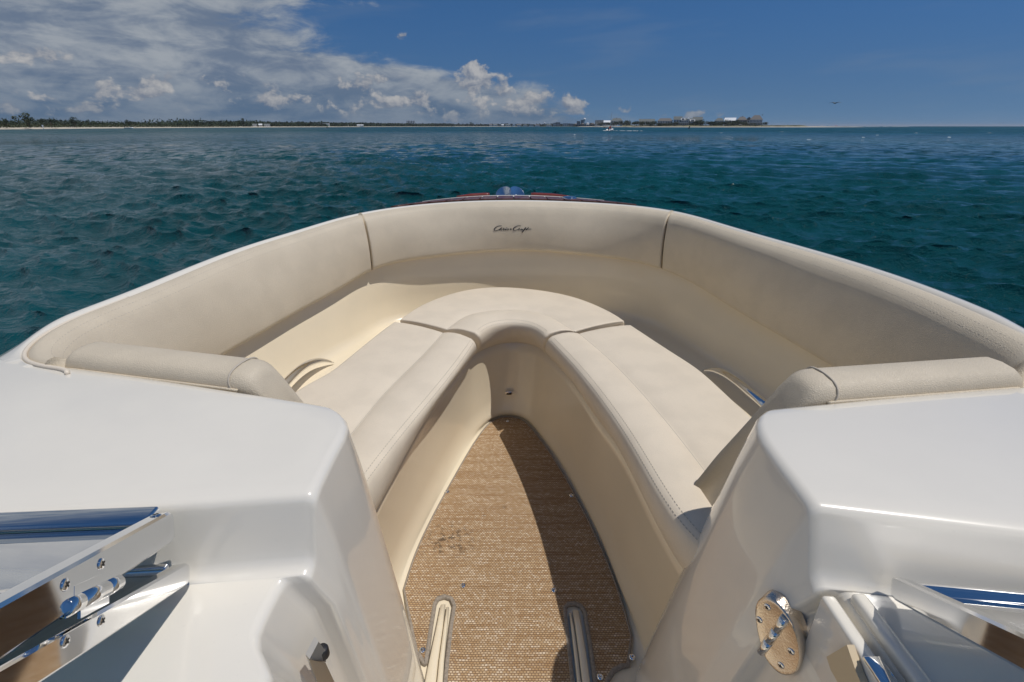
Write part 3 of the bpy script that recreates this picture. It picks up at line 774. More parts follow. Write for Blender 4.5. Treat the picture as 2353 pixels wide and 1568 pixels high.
# steel snap buttons
sv, sf = lathe([(.0, .0), (.0098, .0), (.0100, .0012), (.0085, .0030), (.0052, .0043), (.0026, .0046), (.0022, .0030), (0, .0028)], 16)
snap_me = mesh('snap', sv, sf)
cvv, cff = lathe([(0, 0), (.0021, 0), (.0021, .0006), (0, .0008)], 8, (0, 0, .0030)); cap_me = mesh('snap_hole', cvv, cff)
for a in ((1166.5, 968), (1027.5, 1130), (1313, 1139), (1064, 1346), (1272.5, 1356.5), (970.5, 1494.5), (1452.5, 1510.5), (1379, 1556)):
    p = P(*a, .008); s_ = link('snap', snap_me, M['chrome'], fm, p); link('snap_hole', cap_me, M['rubber'], s_)
# hatch tracks showing through the slots in the mat
def strip(pix_l, pix_r, z0, z1, name):
    l = [P(*a, z1) for a in pix_l]; r = [P(*a, z1) for a in pix_r]
    rows_ = []
    for a, c in zip(l, r):
        d_ = (c - a) / np.linalg.norm(c - a)
        rows_.append([a - np.array([0, 0, z1 - z0]), a - np.array([0, 0, .004]), a + d_ * .0035, c - d_ * .0035, c - np.array([0, 0, .004]), c - np.array([0, 0, z1 - z0])])
    v, f = loft(rows_, caps=True); return link(name, mesh(name, v, f), M['liner'], boat)
strip([(1012, 1390), (1002, 1440), (985, 1519), (962, 1640), (930, 1800)], [(1023.5, 1388), (1017, 1440), (1006, 1519), (994, 1640), (978, 1800)], -.003, .012, 'hatch_lip')
strip([(1025.6, 1394), (1019, 1440), (1008.5, 1519), (996.5, 1640), (981, 1800)], [(1031.5, 1394), (1027.5, 1440), (1020, 1519), (1013, 1640), (1004, 1800)], -.003, .011, 'hatch_lip')
strip([(1307.5, 1408), (1312, 1440), (1321, 1519), (1334, 1640), (1350, 1800)], [(1313.5, 1408), (1319.5, 1440), (1330, 1519), (1344, 1640), (1362, 1800)], -.003, .011, 'hatch_lip')
strip([(1315.5, 1402), (1322, 1440), (1332.5, 1519), (1346.5, 1640), (1364, 1800)], [(1331, 1404), (1337, 1440), (1350, 1519), (1367, 1640), (1389, 1800)], -.003, .012, 'hatch_lip')

# ---- consoles either side of the walk-through
def console(side, rows, xout, dxw, dyw, name, rr=.018):
    """rows: (y_in, slope, z, x_in); surface runs from the hull side to x_in, rolls over and falls to the sole"""
    s = 1 if side > 0 else -1
    R_ = []
    for (y, sl, z, xi) in rows:
        row = []
        for u in np.linspace(0, 1, 26):
            x = xout + (xi - s * -rr - xout) * u          # ends rr short of the edge
            crown = .010 * math.sin(math.pi * min(1, u)) if z > .86 else 0
            row.append(np.array([x, y + sl * (x - xi), z + crown * .4]))
        xe = xi + s * rr
        for a in np.linspace(0, math.pi / 2, 7)[1:]:
            row.append(np.array([xe - s * rr * math.sin(a), y + sl * (xe - s * rr * math.sin(a) - xi), z - rr + rr * math.cos(a)]))
        for t in np.linspace(0, 1, 12)[1:]:
            zz = (z - rr) * (1 - t) + -.012 * t; k = max(0, (.86 - zz) / .87)
            row.append(np.array([xi + dxw * k ** .85, y + dyw * k, zz]))
        R_.append(row)
    return R_
def dens_rows(rows, extra=2):
    out_ = []
    for a, c in zip(rows[:-1], rows[1:]):
        out_.append(a)
    out_.append(rows[-1]); return out_
fs = -.25; ss_ = .12
rowsL = [(.87, fs, .50, -.40), (.872, fs, .70, -.402), (.874, fs, .835, -.404), (.873, fs, .85, -.40), (.868, fs, .862, -.392), (.860, fs, .869, -.380), (.848, fs, .872, -.362), (.832, fs, .8725, -.343), (.812, fs * .9, .873, -.327), (.785, fs * .75, .873, -.315), (.75, fs * .5, .8735, -.312), (.70, 0, .8735, -.3125), (.655, .06, .8735, -.311), (.625, .09, .873, -.310),
         (.610, .11, .8722, -.309), (.602, ss_, .870, -.309), (.597, ss_, .866, -.310), (.5935, ss_, .860, -.311), (.5915, ss_, .852, -.312), (.586, ss_, .83, -.313), (.580, ss_, .80, -.314), (.576, ss_, .782, -.315), (.5725, ss_, .770, -.316), (.567, ss_, .7605, -.317), (.560, ss_, .7545, -.3175), (.553, ss_, .752, -.318), (.5495, .1, .7515, -.319),
         (.5475, .1, .7512, -.330), (.545, .1, .751, -.346), (.540, .1, .7508, -.3535), (.525, .1, .7505, -.356), (.50, .08, .750, -.357), (.475, .06, .7495, -.357), (.455, .05, .749, -.354), (.435, .04, .7485, -.343), (.415, .03, .748, -.324), (.40, .02, .7475, -.312), (.37, 0, .747, -.304), (.25, 0, .742, -.30), (.05, 0, .73, -.30), (-.25, 0, .715, -.30), (-.6, 0, .70, -.30)]
cpL = link('console', None, None, boat) if False else None
v, f = loft(console(-1, rowsL, -1.345, .075, .055, 'console'))
conL = link('console', mesh('console', v, f), M['gel'], boat); conL['label'] = 'white port console with stepped dashboard'
rs_ = .145; st_ = -.20
rowsR = [(.842, rs_, .50, .535), (.844, rs_, .70, .535), (.845, rs_, .845, .536), (.844, rs_, .86, .532), (.840, rs_, .871, .524), (.833, rs_, .878, .512), (.822, rs_, .881, .496), (.805, rs_ * .9, .882, .479), (.782, rs_ * .7, .882, .466), (.755, rs_ * .5, .8825, .457), (.725, rs_ * .25, .8825, .4515), (.68, 0, .8825, .449), (.64, -.07, .8825, .448), (.60, -.14, .8825, .4475),
         (.576, st_ * .9, .882, .447), (.567, st_, .880, .447), (.562, st_, .876, .4475), (.559, st_, .870, .448), (.557, st_, .862, .4485), (.550, st_, .84, .450), (.542, st_, .81, .452), (.536, st_, .79, .4535), (.531, st_, .777, .455), (.525, st_ * .9, .769, .456), (.519, st_ * .8, .765, .4565), (.5155, st_ * .7, .7635, .457), (.5135, st_ * .6, .7632, .470), (.5115, st_ * .5, .763, .488), (.508, st_ * .4, .763, .494), (.49, -.05, .762, .495), (.45, 0, .7615, .495), (.35, 0, .758, .495), (.2, 0, .75, .495), (0, 0, .735, .495), (-.3, 0, .72, .495), (-.6, 0, .705, .495)]
v, f = loft(console(1, rowsR, 1.365, -.115, .085, 'console'))
conR = link('console', mesh('console', v, f), M['gel'], boat); conR['label'] = 'white starboard console beside the open walk-through door'

# ---- rolled backs on the forward side of the consoles
def aft_pad(a0, a1, zt, zb, side, n=40):
    """pad from the inboard end a1 to the outboard seam a0 (plan points of its rear foot)"""
    a0 = np.array(a0); a1 = np.array(a1); rows_ = []
    d = (a1 - a0) / np.linalg.norm(a1 - a0); fw = np.array([-d[1], d[0]]); fw = fw if fw[1] > 0 else -fw
    L = np.linalg.norm(a1 - a0)
    us = [0, .002, .006, .011] + list(np.linspace(.02, L - .06, n)) + [L - .055, L - .05, L - .044, L - .036, L - .026, L - .014, L - .006, L]
    for u in us:
        e0 = min(1, u / .012); e1 = max(0, (u - (L - .058)) / .058)
        drop = .010 * (1 - e0) + .030 * (1 - math.sqrt(max(0, 1 - e1 ** 2.2)))
        sq = 1 - .35 * (1 - math.sqrt(max(0, 1 - (e1 * .98) ** 2)))
        prof = [(.012, zb), (.005, zt - .060), (-.001, zt - .042), (.000, zt - .024), (.007, zt - .010), (.020, zt - .0025), (.048, zt + .0015), (.078, zt - .001), (.094, zt - .010), (.104, zt - .035), (.112, zt - .09), (.124, zt - .16), (.137, zt - .23), (.142, zt - .31), (.125, zt - .355), (.09, zt - .36)]
        row = []
        for off, z in prof:
            taper = 0
            q_ = a0 + d * (u + e1 * 0) + fw * (.055 + (off - .055) * sq)
            zz = z - drop
            low = max(0, (zt - .06 - z)) 
            q_ = q_ + d * (low * .30 * e1 * -.0)
            row.append((q_[0], q_[1], zz))
        rows_.append(row)
    # lean the inboard end: lower points reach further inboard
    A = np.array(rows_); 
    for k, u in enumerate(us):
        wgt = max(0, (u - .5 * L) / (.5 * L)) ** 2
        for j in range(A.shape[1]):
            lo_k = max(0, min(1, (zt - .03 - A[k, j, 2]) / .33))
            A[k, j, 0] += d[0] * .150 * lo_k * wgt; A[k, j, 1] += d[1] * .150 * lo_k * wgt * .3
    return A
def finish_pad(A, name, lab):
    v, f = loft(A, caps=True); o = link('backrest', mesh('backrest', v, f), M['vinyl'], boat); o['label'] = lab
    # seam over the inboard shoulder and piping along the foot
    k = A.shape[0] - 8
    seam = A[k, 2:12] + np.array([0, 0, .0012]); v, f = tube(curve_pts(seam, 40), .0022, 5); link('seam', mesh('seam', v, f), M['thread'], o)
    foot_ = A[2:k + 4, 3] + np.array([0, -.0025, -.014]); v, f = tube(curve_pts(foot_, 60), .0032, 8); link('piping', mesh('piping', v, f), M['vinyl'], o)
    return o
aL0 = P(150, 844, .872)[:2]; aL1 = P(578, 898, .872)[:2]
finish_pad(aft_pad(aL0, aL1, .908, .57, -1), 'l', 'rolled cream backrest on the port console')
aR0 = P(2350, 888, .882)[:2]; aR1 = P(1865, 925, .882)[:2]
finish_pad(aft_pad(aR0, aR1, .918, .57, 1), 'r', 'rolled cream backrest on the starboard console')

# ---- port jamb: latch, strip
lx = [PPL(702, 1503, (-.33, .45, .62), (.75, -.66, 0)), PPL(740, 1510, (-.33, .45, .62), (.75, -.66, 0)), PPL(738, 1484, (-.33, .45, .62), (.75, -.66, 0)), PPL(723, 1463, (-.33, .45, .62), (.75, -.66, 0))]
nj = np.array((.75, -.66, 0.)); nj /= np.linalg.norm(nj)
v, f = prism(lx, .012, nj); jl = link('door_catch', sharp(mesh('door_catch', v, f, False)), M['chrome'], boat)
cc = (lx[1] + lx[2]) / 2 + nj * .004
v, f = lathe([(0, -.010), (.008, -.010), (.0095, -.007), (.0095, .007), (.008, .010), (0, .010)], 14, cc + np.array([0, 0, .002]), axes_z((0, 0, 1)))
link('rubber_bumper', mesh('rubber_bumper', v, f), M['rubber'], jl)
js = [PPL(702, 1506, (-.33, .45, .62), nj), PPL(740, 1513, (-.33, .45, .62), nj), PPL(800, 1640, (-.33, .45, .62), nj), PPL(754, 1640, (-.33, .45, .62), nj)]
v, f = prism(js, .010, nj); link('jamb_strip', sharp(mesh('jamb_strip', v, f, False)), M['steel'], boat)

# ---- starboard walk-through door, folded back along the console
door = link('walkthrough_door', mesh('walkthrough_door', *box((.4705, .155, .40), (.021, .70, .725), bev=.005)), M['gel'], boat)
v, f = box((.509, .14, .764), (.021, .72, .022), bev=.006); link('door_stop_rim', mesh('door_stop_rim', v, f), M['gel'], boat)
p0 = np.array((.4585, .40, .70))
lt = [PPL(*a, p0, (-1, 0, 0)) for a in ((1915, 1510), (1925, 1540), (1960, 1600), (2010, 1600), (1985, 1545), (1963, 1482))]
v, f = prism(lt, .010, (-1, 0, 0)); ml = link('door_latch', sharp(mesh('door_latch', v, f, False)), mat('tan_plastic', (.62, .50, .33), .35), door)
v, f = box((.470, .36, .7655), (.023, .10, .005), bev=.001); link('latch_plate', mesh('latch_plate', v, f), M['chrome'], door)
# oval hinge over the jamb edge
hp0 = np.array((.4505, .517, .66)); hn = np.array((-.80, -.60, 0)); hn /= np.linalg.norm(hn)
def Hz(zx, zy, lift=0.0): return PPL(1436 + .3041 * zx, 1091.5 + .3041 * zy, hp0 + hn * .016, hn) + hn * lift
ho = [(1070, 915), (1018, 940), (990, 1000), (993, 1090), (1008, 1190), (1030, 1280), (1062, 1370), (1110, 1440), (1165, 1492), (1225, 1513), (1290, 1500), (1328, 1440), (1338, 1340), (1318, 1220), (1275, 1110), (1205, 1010), (1140, 945)]
o3 = curve_pts(np.array([Hz(*a) for a in ho + ho[:1]]), 49)[:-1]; ctr = o3.mean(0)
rows = [o3 - hn * .026, o3, ctr + (o3 - ctr) * .975 + hn * .003, ctr + (o3 - ctr) * .93 + hn * .0042, ctr + (o3 - ctr) * .88 + hn * .0030, ctr + (o3 - ctr) * .4 + hn * .0030]
v, f = loft(rows, cv=True); v.append(list(ctr + hn * .0030)); f += [(5 * 48 + (k + 1) % 48, 5 * 48 + k, 6 * 48) for k in range(48)]
hinge = link('door_hinge', sharp(mesh('door_hinge', v, f), 60), M['engraved'], boat); hinge['label'] = 'oval engraved steel hinge'
ka, kb = Hz(1040, 1330, .004), Hz(1215, 1075, .004)
v, f = tube([ka + (kb - ka) * u for u in (0, .001, .33, .331, .345, .346, .66, .661, .675, .676, .999, 1)], [.004, .0068, .0068, .0055, .0055, .0068, .0068, .0055, .0055, .0068, .0068, .004], 14)
link('hinge_pin', mesh('hinge_pin', v, f), M['chrome'], hinge)
def screw(c_, n_, r_, parent):
    ax_ = axes_z(n_, (0, 0, 1)); v, f = lathe([(0, 0), (r_, 0), (r_, .0004), (r_ * .8, .0014), (r_ * .3, .0018), (0, .0018)], 16, c_, ax_)
    o = link('screw', mesh('screw', v, f), M['chrome'], parent)
    v, f = merge(box(np.array(c_) + np.array(n_) * .0019, (r_ * 1.0, r_ * .24, .0006), ax_), box(np.array(c_) + np.array(n_) * .00192, (r_ * .24, r_ * 1.0, .0006), ax_))
    link('screw_slot', mesh('screw_slot', v, f), M['dark'], o)
for a in ((1082, 990), (1022, 1087), (1260, 1325), (1185, 1430)): screw(Hz(*a, .003), hn, .0058, hinge)

# ---- windscreen frames: raked posts with the opening pane folded over the port one
def bar(a, b_, w, h, hint=(0, 0, 1), bev=.004, tip=None):
    a = np.array(a); b_ = np.array(b_); ax_ = axes_from(b_ - a, hint)
    return box((a + b_) / 2, (np.linalg.norm(b_ - a), w, h), ax_, bev), ax_
def post(name, a, b_, w, h, parent, matr, tipr=.6, hint=(0, 0, 1)):
    """bar with a rounded nose at a"""
    a = np.array(a, float); b_ = np.array(b_, float); ax_ = axes_from(b_ - a, hint); L = np.linalg.norm(b_ - a)
    rows_ = []
    for u, sc, dz in ((0, .30, -.35), (.004, .62, -.18), (.010, .85, -.06), (.018, 1, 0), (.03, 1, 0), (L * .5, 1, 0), (L, 1, 0)):
        ring = []
        hw, hh = w / 2, h / 2; c = .0032
        for y_, z_ in ((-hw, -hh + c), (-hw, hh - c), (-hw + c, hh), (hw - c, hh), (hw, hh - c), (hw, -hh + c), (hw - c, -hh), (-hw + c, -hh)):
            zz = z_ * sc if z_ > 0 else z_ * (1 if sc == 1 else .9)
            ring.append(a + ax_[0] * u + ax_[1] * y_ * (sc ** .5) + ax_[2] * (zz + dz * 0))
        rows_.append(ring)
    v, f = loft(rows_, cv=True, caps=True)
    return link(name, sharp(mesh(name, v, f), 28), matr, parent), ax_
wsP = empty('windshield', 'chrome framed port windshield with its centre pane folded open on top', 'windshield', (0, 0, 0), None)
A1 = P(424, 1316, .772); B1 = P(-70, 1612, .985)
pb, axp = post('post', A1, B1, .022, .033, wsP, M['chrome'])
dirp = (B1 - A1) / np.linalg.norm(B1 - A1)
A2 = P(386, 1207, .872); B2 = P(-90, 1492, 1.03); diru = (B2 - A2) / np.linalg.norm(B2 - A2)
ub, axu = post('pane_frame', A2, B2, .024, .044, wsP, M['chrome'])
# lower rails running outboard from the post feet
ra = A2 + np.array([-.02, .004, .0]); v_, _ = bar(ra + np.array([0, 0, .008]), ra + np.array([-.62, -.035, .008]), .034, .020); link('pane_rail', mesh('pane_rail', *v_), M['chrome'], wsP)
ra1 = A1 + np.array([-.03, .012, -.002]); v_, _ = bar(ra1, ra1 + np.array([-.62, -.04, -.004]), .026, .016); link('base_rail', mesh('base_rail', *v_), M['chrome'], wsP)
def pane(a, dirv, out_, L, name):
    a = np.array(a); q_ = [a + dirv * .02, a + dirv * L, a + dirv * L + np.array(out_), a + dirv * .02 + np.array(out_)]
    n_ = np.cross(q_[1] - q_[0], q_[3] - q_[0]); n_ /= np.linalg.norm(n_)
    v, f = prism(np.array(q_) - n_ * .003, .006, n_); return link(name, mesh(name, v, f, False), M['glass'], wsP)
pane(A2 + axu[1] * .0, diru, (-.60, -.035, 0), .55, 'opening_glass'); pane(A1, dirp, (-.60, -.04, 0), .5, 'fixed_glass')
# hinge barrel between the two bars, screws in both faces
def onface(px, py, a, ax_, sgn, w): return PPL(px, py, a + ax_[1] * sgn * w / 2, ax_[1])
sg_u = -1 if np.dot(axu[1], (1, 0, 0)) < 0 else 1
h0 = (onface(268, 1340, A1, axp, sg_u, .022) + onface(268, 1340, A2, axu, sg_u, .024)) / 2; h1 = h0 + dirp * .088
v, f = tube([h0 + (h1 - h0) * u for u in (0, .001, .25, .252, .27, .272, .75, .752, .77, .772, .999, 1)], [.006, .0092, .0092, .0078, .0078, .0092, .0092, .0078, .0078, .0092, .0092, .006], 16)
hb_ = link('hinge_barrel', mesh('hinge_barrel', v, f), M['chrome'], wsP)
v, f = prism([h0 + dirp * .004 + axp[2] * .004, h1 - dirp * .01 + axp[2] * .004, h1 - dirp * .01 + axp[2] * .018, h0 + dirp * .004 + axp[2] * .018], .003, axp[1]); link('hinge_leaf', mesh('hinge_leaf', v, f, False), M['chrome'], hb_)
v, f = prism([h0 + dirp * .02 - axp[2] * .004, h1 - dirp * .02 - axp[2] * .004, h1 - dirp * .02 - axp[2] * .016, h0 + dirp * .02 - axp[2] * .016], .003, axp[1]); link('hinge_leaf', mesh('hinge_leaf', v, f, False), M['chrome'], hb_)
for px, py in ((233, 1296), (150, 1344)): screw(onface(px, py, A2, axu, sg_u, .0245), axu[1] * sg_u, .0062, ub)
for px, py in ((233, 1427), (150, 1474)): screw(onface(px, py, A1, axp, sg_u, .0225), axp[1] * sg_u, .0062, pb)
tp = A2 + diru * .032 + axu[2] * .0222
screw(tp, axu[2], .0070, ub)
# starboard windscreen
wsS = empty('windshield', 'chrome framed starboard windshield corner rising over the white dashboard', 'windshield', (0, 0, 0), None)
A3 = P(2062, 1350, .786); B3 = P(2420, 1528, .965)
sb, axs = post('post', A3, B3, .024, .032, wsS, M['chrome'])
dirs = (B3 - A3) / np.linalg.norm(B3 - A3)
ra = A3 + dirs * .05 + np.array([.01, .004, -.002]); v_, _ = bar(ra, ra + np.array([.6, -.07, .012]), .026, .020); link('base_rail', mesh('base_rail', *v_), M['chrome'], wsS)
ra = A3 + np.array([.03, .022, -.016]); v_, _ = bar(ra, ra + np.array([.6, -.12, .0]), .012, .010, bev=.002); link('dark_strip', mesh('dark_strip', *v_), M['rubber'], wsS)  # thin black strip along the dash, forward of the base rail
q_ = [A3 + dirs * .04, A3 + dirs * .5, A3 + dirs * .5 + np.array([.55, -.06, 0]), A3 + dirs * .04 + np.array([.55, -.06, 0])]
n_ = np.cross(q_[1] - q_[0], q_[3] - q_[0]); n_ /= np.linalg.norm(n_)
v, f = prism(np.array(q_) - n_ * .003, .006, n_); link('fixed_glass', mesh('fixed_glass', v, f, False), M['glass'], wsS)

# ================================================================== SEA
def sea_mesh():
    fine = np.radians(np.linspace(-62, 62, 760)); co = np.radians(np.concatenate([np.linspace(66, 294, 70)]))
    th = np.concatenate([fine, co]); rs = [.9]
    while rs[-1] < 45000:
        r = rs[-1]; rs.append(r + min(max(.022, .00028 * r * r), r * .35 if r > 300 else 1e9))
    rs = np.array(rs); R, T = np.meshgrid(rs, th, indexing='ij')
    X = R * np.sin(T); Y = R * np.cos(T) + .3; dr = np.gradient(rs)[:, None] + 0 * T
    cell = np.maximum(dr, R * .0031)
    Z = np.zeros_like(X); DX = np.zeros_like(X); DY = np.zeros_like(X)
    g = np.random.default_rng(5); wd = math.radians(205)
    lam = np.exp(np.linspace(math.log(.17), math.log(5.0), 104))
    for L in lam:
        a = wd + g.normal(0, .42); k = 2 * math.pi / L
        amp = .0165 * L ** .80 * (1 if L < 1.15 else (1.15 / L) ** .95) * g.uniform(.5, 1.35)
        ph = g.uniform(0, 6.28); kx, ky = k * math.sin(a), k * math.cos(a)
        fade = np.clip((L / cell - 1.9) / 1.6, 0, 1)
        arg = kx * X + ky * Y + ph; c, s_ = np.cos(arg), np.sin(arg)
        grp = .65 + .35 * np.sin((X * .23 * math.cos(a * 3) + Y * .19 * math.sin(a * 2 + 1)) + ph * 3)
        Z += amp * fade * c * grp; q_ = amp * .9 * fade * grp; DX -= q_ * s_ * math.sin(a); DY -= q_ * s_ * math.cos(a)
    V = np.stack([X + DX, Y + DY, Z + SEA], -1); M_, N = X.shape
    me = bpy.data.meshes.new('sea'); vv = V.reshape(-1, 3)
    i, j = np.meshgrid(np.arange(M_ - 1), np.arange(N), indexing='ij'); j2 = (j + 1) % N
    q4 = np.stack([i * N + j, (i + 1) * N + j, (i + 1) * N + j2, i * N + j2], -1).reshape(-1, 4)
    me.vertices.add(len(vv)); me.vertices.foreach_set('co', vv.ravel().astype(np.float32))
    me.loops.add(q4.size); me.loops.foreach_set('vertex_index', q4.ravel().astype(np.int32))
    me.polygons.add(len(q4)); me.polygons.foreach_set('loop_start', (np.arange(len(q4)) * 4).astype(np.int32))
    me.polygons.foreach_set('loop_total', np.full(len(q4), 4, np.int32)); me.polygons.foreach_set('use_smooth', np.ones(len(q4), bool))
    me.update(); me.validate(); return me
def water():
    m = mat('sea_water', (.004, .045, .052), .06); t = m.node_tree; pr = t.nodes['Principled BSDF']; k = NB(t)
    pr.inputs['IOR'].default_value = 1.33; pr.inputs['Specular IOR Level'].default_value = .5
    g = k.n('ShaderNodeNewGeometry'); pos = g.outputs['Position']
    st = k.n('ShaderNodeVectorMath', operation='MULTIPLY'); k.put(st.inputs[0], pos); st.inputs[1].default_value = (.75, 1.25, 1)
    n1 = k.noise(st.outputs[0], 5.5, 5, .62, .4); n2 = k.noise(st.outputs[0], 1.1, 4, .6, .3)
    s = k.n('ShaderNodeSeparateXYZ'); k.put(s.inputs[0], pos)
    dist = k.m('SQRT', k.m('ADD', k.m('MULTIPLY', s.outputs[0], s.outputs[0]), k.m('MULTIPLY', s.outputs[1], s.outputs[1])))
    far1 = k.ss(dist, 12., 70.)
    h = k.m('MULTIPLY', n1, .075)
    h = k.m('ADD', h, k.m('MULTIPLY', k.m('MULTIPLY', n2, far1), .30))
    bp = k.n('ShaderNodeBump'); bp.inputs['Strength'].default_value = 1.0; bp.inputs['Distance'].default_value = 1.0
    k.put(bp.inputs['Height'], h)
    # far chop: facets too small for the sheet tilt the normal directly
    def facets(sc):
        tn = k.n('ShaderNodeTexNoise'); k.put(tn.inputs['Vector'], st.outputs[0]); tn.inputs['Scale'].default_value = sc; tn.inputs['Detail'].default_value = 3.; tn.inputs['Roughness'].default_value = .6
        sub = k.n('ShaderNodeVectorMath', operation='SUBTRACT'); k.put(sub.inputs[0], tn.outputs['Color']); sub.inputs[1].default_value = (.5, .5, .5)
        mul = k.n('ShaderNodeVectorMath', operation='MULTIPLY'); k.put(mul.inputs[0], sub.outputs[0]); mul.inputs[1].default_value = (2.8, 3.6, 0)
        return mul.outputs[0]
    def scale(v, f_):
        sc = k.n('ShaderNodeVectorMath', operation='SCALE'); k.put(sc.inputs[0], v); k.put(sc.inputs['Scale'], f_); return sc.outputs[0]
    f1 = k.ss(dist, 9., 45.); f2 = k.ss(dist, 60., 260.)
    a1 = scale(facets(1.3), k.m('MULTIPLY', f1, k.m('SUBTRACT', 1., k.m('MULTIPLY', f2, .6)))); a2 = scale(facets(.22), f2)
    s1 = k.n('ShaderNodeVectorMath', operation='ADD'); k.put(s1.inputs[0], a1); k.put(s1.inputs[1], a2)
    s2 = k.n('ShaderNodeVectorMath', operation='ADD'); k.put(s2.inputs[0], s1.outputs[0]); k.put(s2.inputs[1], bp.outputs[0])
    nn = k.n('ShaderNodeVectorMath', operation='NORMALIZE'); k.put(nn.inputs[0], s2.outputs[0]); k.put(pr.inputs['Normal'], nn.outputs[0])
    k.put(pr.inputs['Roughness'], k.lin(k.ss(dist, 40., 240.), 0., 1., .035, .30))
    gust = k.lin(k.noise(pos, .022, 10, .82, .2), .36, .64, .15, 1.85)
    k.put(pr.inputs['Specular IOR Level'], k.m('MULTIPLY', k.lin(k.ss(dist, 20., 260.), 0., 1., .5, .21), k.m('ADD', 1., k.m('MULTIPLY', k.m('SUBTRACT', gust, 1.), k.ss(dist, 15., 80.)))))
    patch = k.noise(pos, .035, 8, .74, .3)
    base = k.mix(k.ss(patch, .36, .64), (.0026, .044, .050, 1), (.0050, .070, .086, 1))
    k.put(pr.inputs['Base Color'], base); return m
M['sea'] = water()
sea = link('sea', sea_mesh(), M['sea']); sea['kind'] = 'structure'

# ================================================================== FAR SHORES
def ground_strip(name, line, prof, matr, kind='structure', label=None):
    """line: list of (px, dist); prof: list of (metres inland, height)"""
    p = curve_pts([GP(a, d)[:2] for a, d in line], 220); t = frame(p); rows_ = []
    for k in range(len(p)):
        n_ = np.array([-t[k][1], t[k][0]]); n_ = n_ if np.dot(n_, p[k]) > 0 else -n_
        rows_.append([(*(p[k] + n_ * a), SEA + h_ + (0 if h_ < .5 else .35 * h_ * (.5 + .5 * math.sin(k * .37 + a) * math.sin(k * .11 + 2)) - .15 * h_)) for a, h_ in prof])
    v, f = loft(rows_); o = link(name, mesh(name, v, f), matr); tag(o, kind=kind); return o, p
M['sand'] = mat('pale_sand', (.55, .49, .39), .9, var=(.06, .12))
M['dune'] = mat('dune_grass_soil', (.17, .15, .075), .95, var=(.12, .3, (.10, .105, .045)))
M['leafA'] = mat('dark_foliage', (.030, .050, .022), .8, var=(.25, .35))
M['leafB'] = mat('olive_foliage', (.060, .075, .032), .8, var=(.3, .35))
M['trunk'] = mat('bark', (.10, .075, .055), .9)
M['grassb'] = mat('dune_grass', (.16, .155, .065), .9, var=(.3, .3))
mainland = [(-900, 330), (-400, 380), (0, 445), (300, 640), (560, 900), (760, 1250), (900, 1700), (1060, 2300), (1190, 2700)]
ground_strip('mainland_beach', mainland, [(-3, -.6), (0, .05), (6, .55), (14, .9), (60, 1.1), (400, 1.5)], M['sand'])
far_shore = [(880, 2900), (1000, 3050), (1130, 3100), (1300, 3000), (1420, 2700)]
ground_strip('town_shore', far_shore, [(-3, -.6), (0, .1), (10, .9), (60, 1.5), (300, 2.)], M['dune'])
island = [(1325, 1640), (1365, 1450), (1420, 1200), (1500, 1090), (1600, 1050), (1700, 1050), (1800, 1080), (1880, 1150), (1950, 1290), (1990, 1420)]
def island_strip():
    p = curve_pts([GP(a, d)[:2] for a, d in island], 260); t = frame(p)
    sand, dune = [], []
    for k in range(len(p)):
        u = k / 259; n_ = np.array([-t[k][1], t[k][0]]); n_ = n_ if np.dot(n_, p[k]) > 0 else -n_
        pxk = 1176.5 + F * p[k][0] / (p[k][1] * CP) 
        low = 1 - min(1, max(0, (u - .80) / .2)); d1 = min(1, max(0, (u - .06) / .06)) * min(1, max(0, (.80 - u) / .03))
        wob = .25 * math.sin(k * .55) + .2 * math.sin(k * .23 + 1) + .15 * math.sin(k * 1.31)
        sand.append([(*(p[k] + n_ * a), SEA + h_ * (.35 + .65 * low)) for a, h_ in ((-4, -.6), (0, .05), (10, .75), (22, 1.35), (60, 1.3), (300, .3 + low))])
        dune.append([(*(p[k] + n_ * a), SEA + .95 + (h_ + (wob if h_ > .5 else .3 * wob)) * d1 - (1 - d1) * 1.5) for a, h_ in ((16, -.2), (20, .5), (26, 1.5), (34, 2.2), (48, 2.1), (80, 2.0), (240, 1.5))])
    v, f = loft(sand); tag(link('island_beach', mesh('island_beach', v, f), M['sand']), kind='structure')
    v, f = loft(dune); tag(link('dune_ridge', mesh('dune_ridge', v, f), M['dune']), kind='structure')
    return p
isl = island_strip()
def leaf_cloud(n, fn, size, g):
    """n small quads spread by fn(g) -> (pos, scale)"""
    V = np.empty((n, 4, 3)); 
    for k in range(n):
        c, sc = fn(g); a = g.normal(size=3); a /= np.linalg.norm(a); b_ = np.cross(a, g.normal(size=3)); b_ /= np.linalg.norm(b_)
        s_ = size * sc * g.uniform(.6, 1.4); V[k] = [c + a * s_, c + b_ * s_ * .7, c - a * s_, c - b_ * s_ * .7]
    return V.reshape(-1, 3).tolist(), [tuple(range(4 * k, 4 * k + 4)) for k in range(n)]
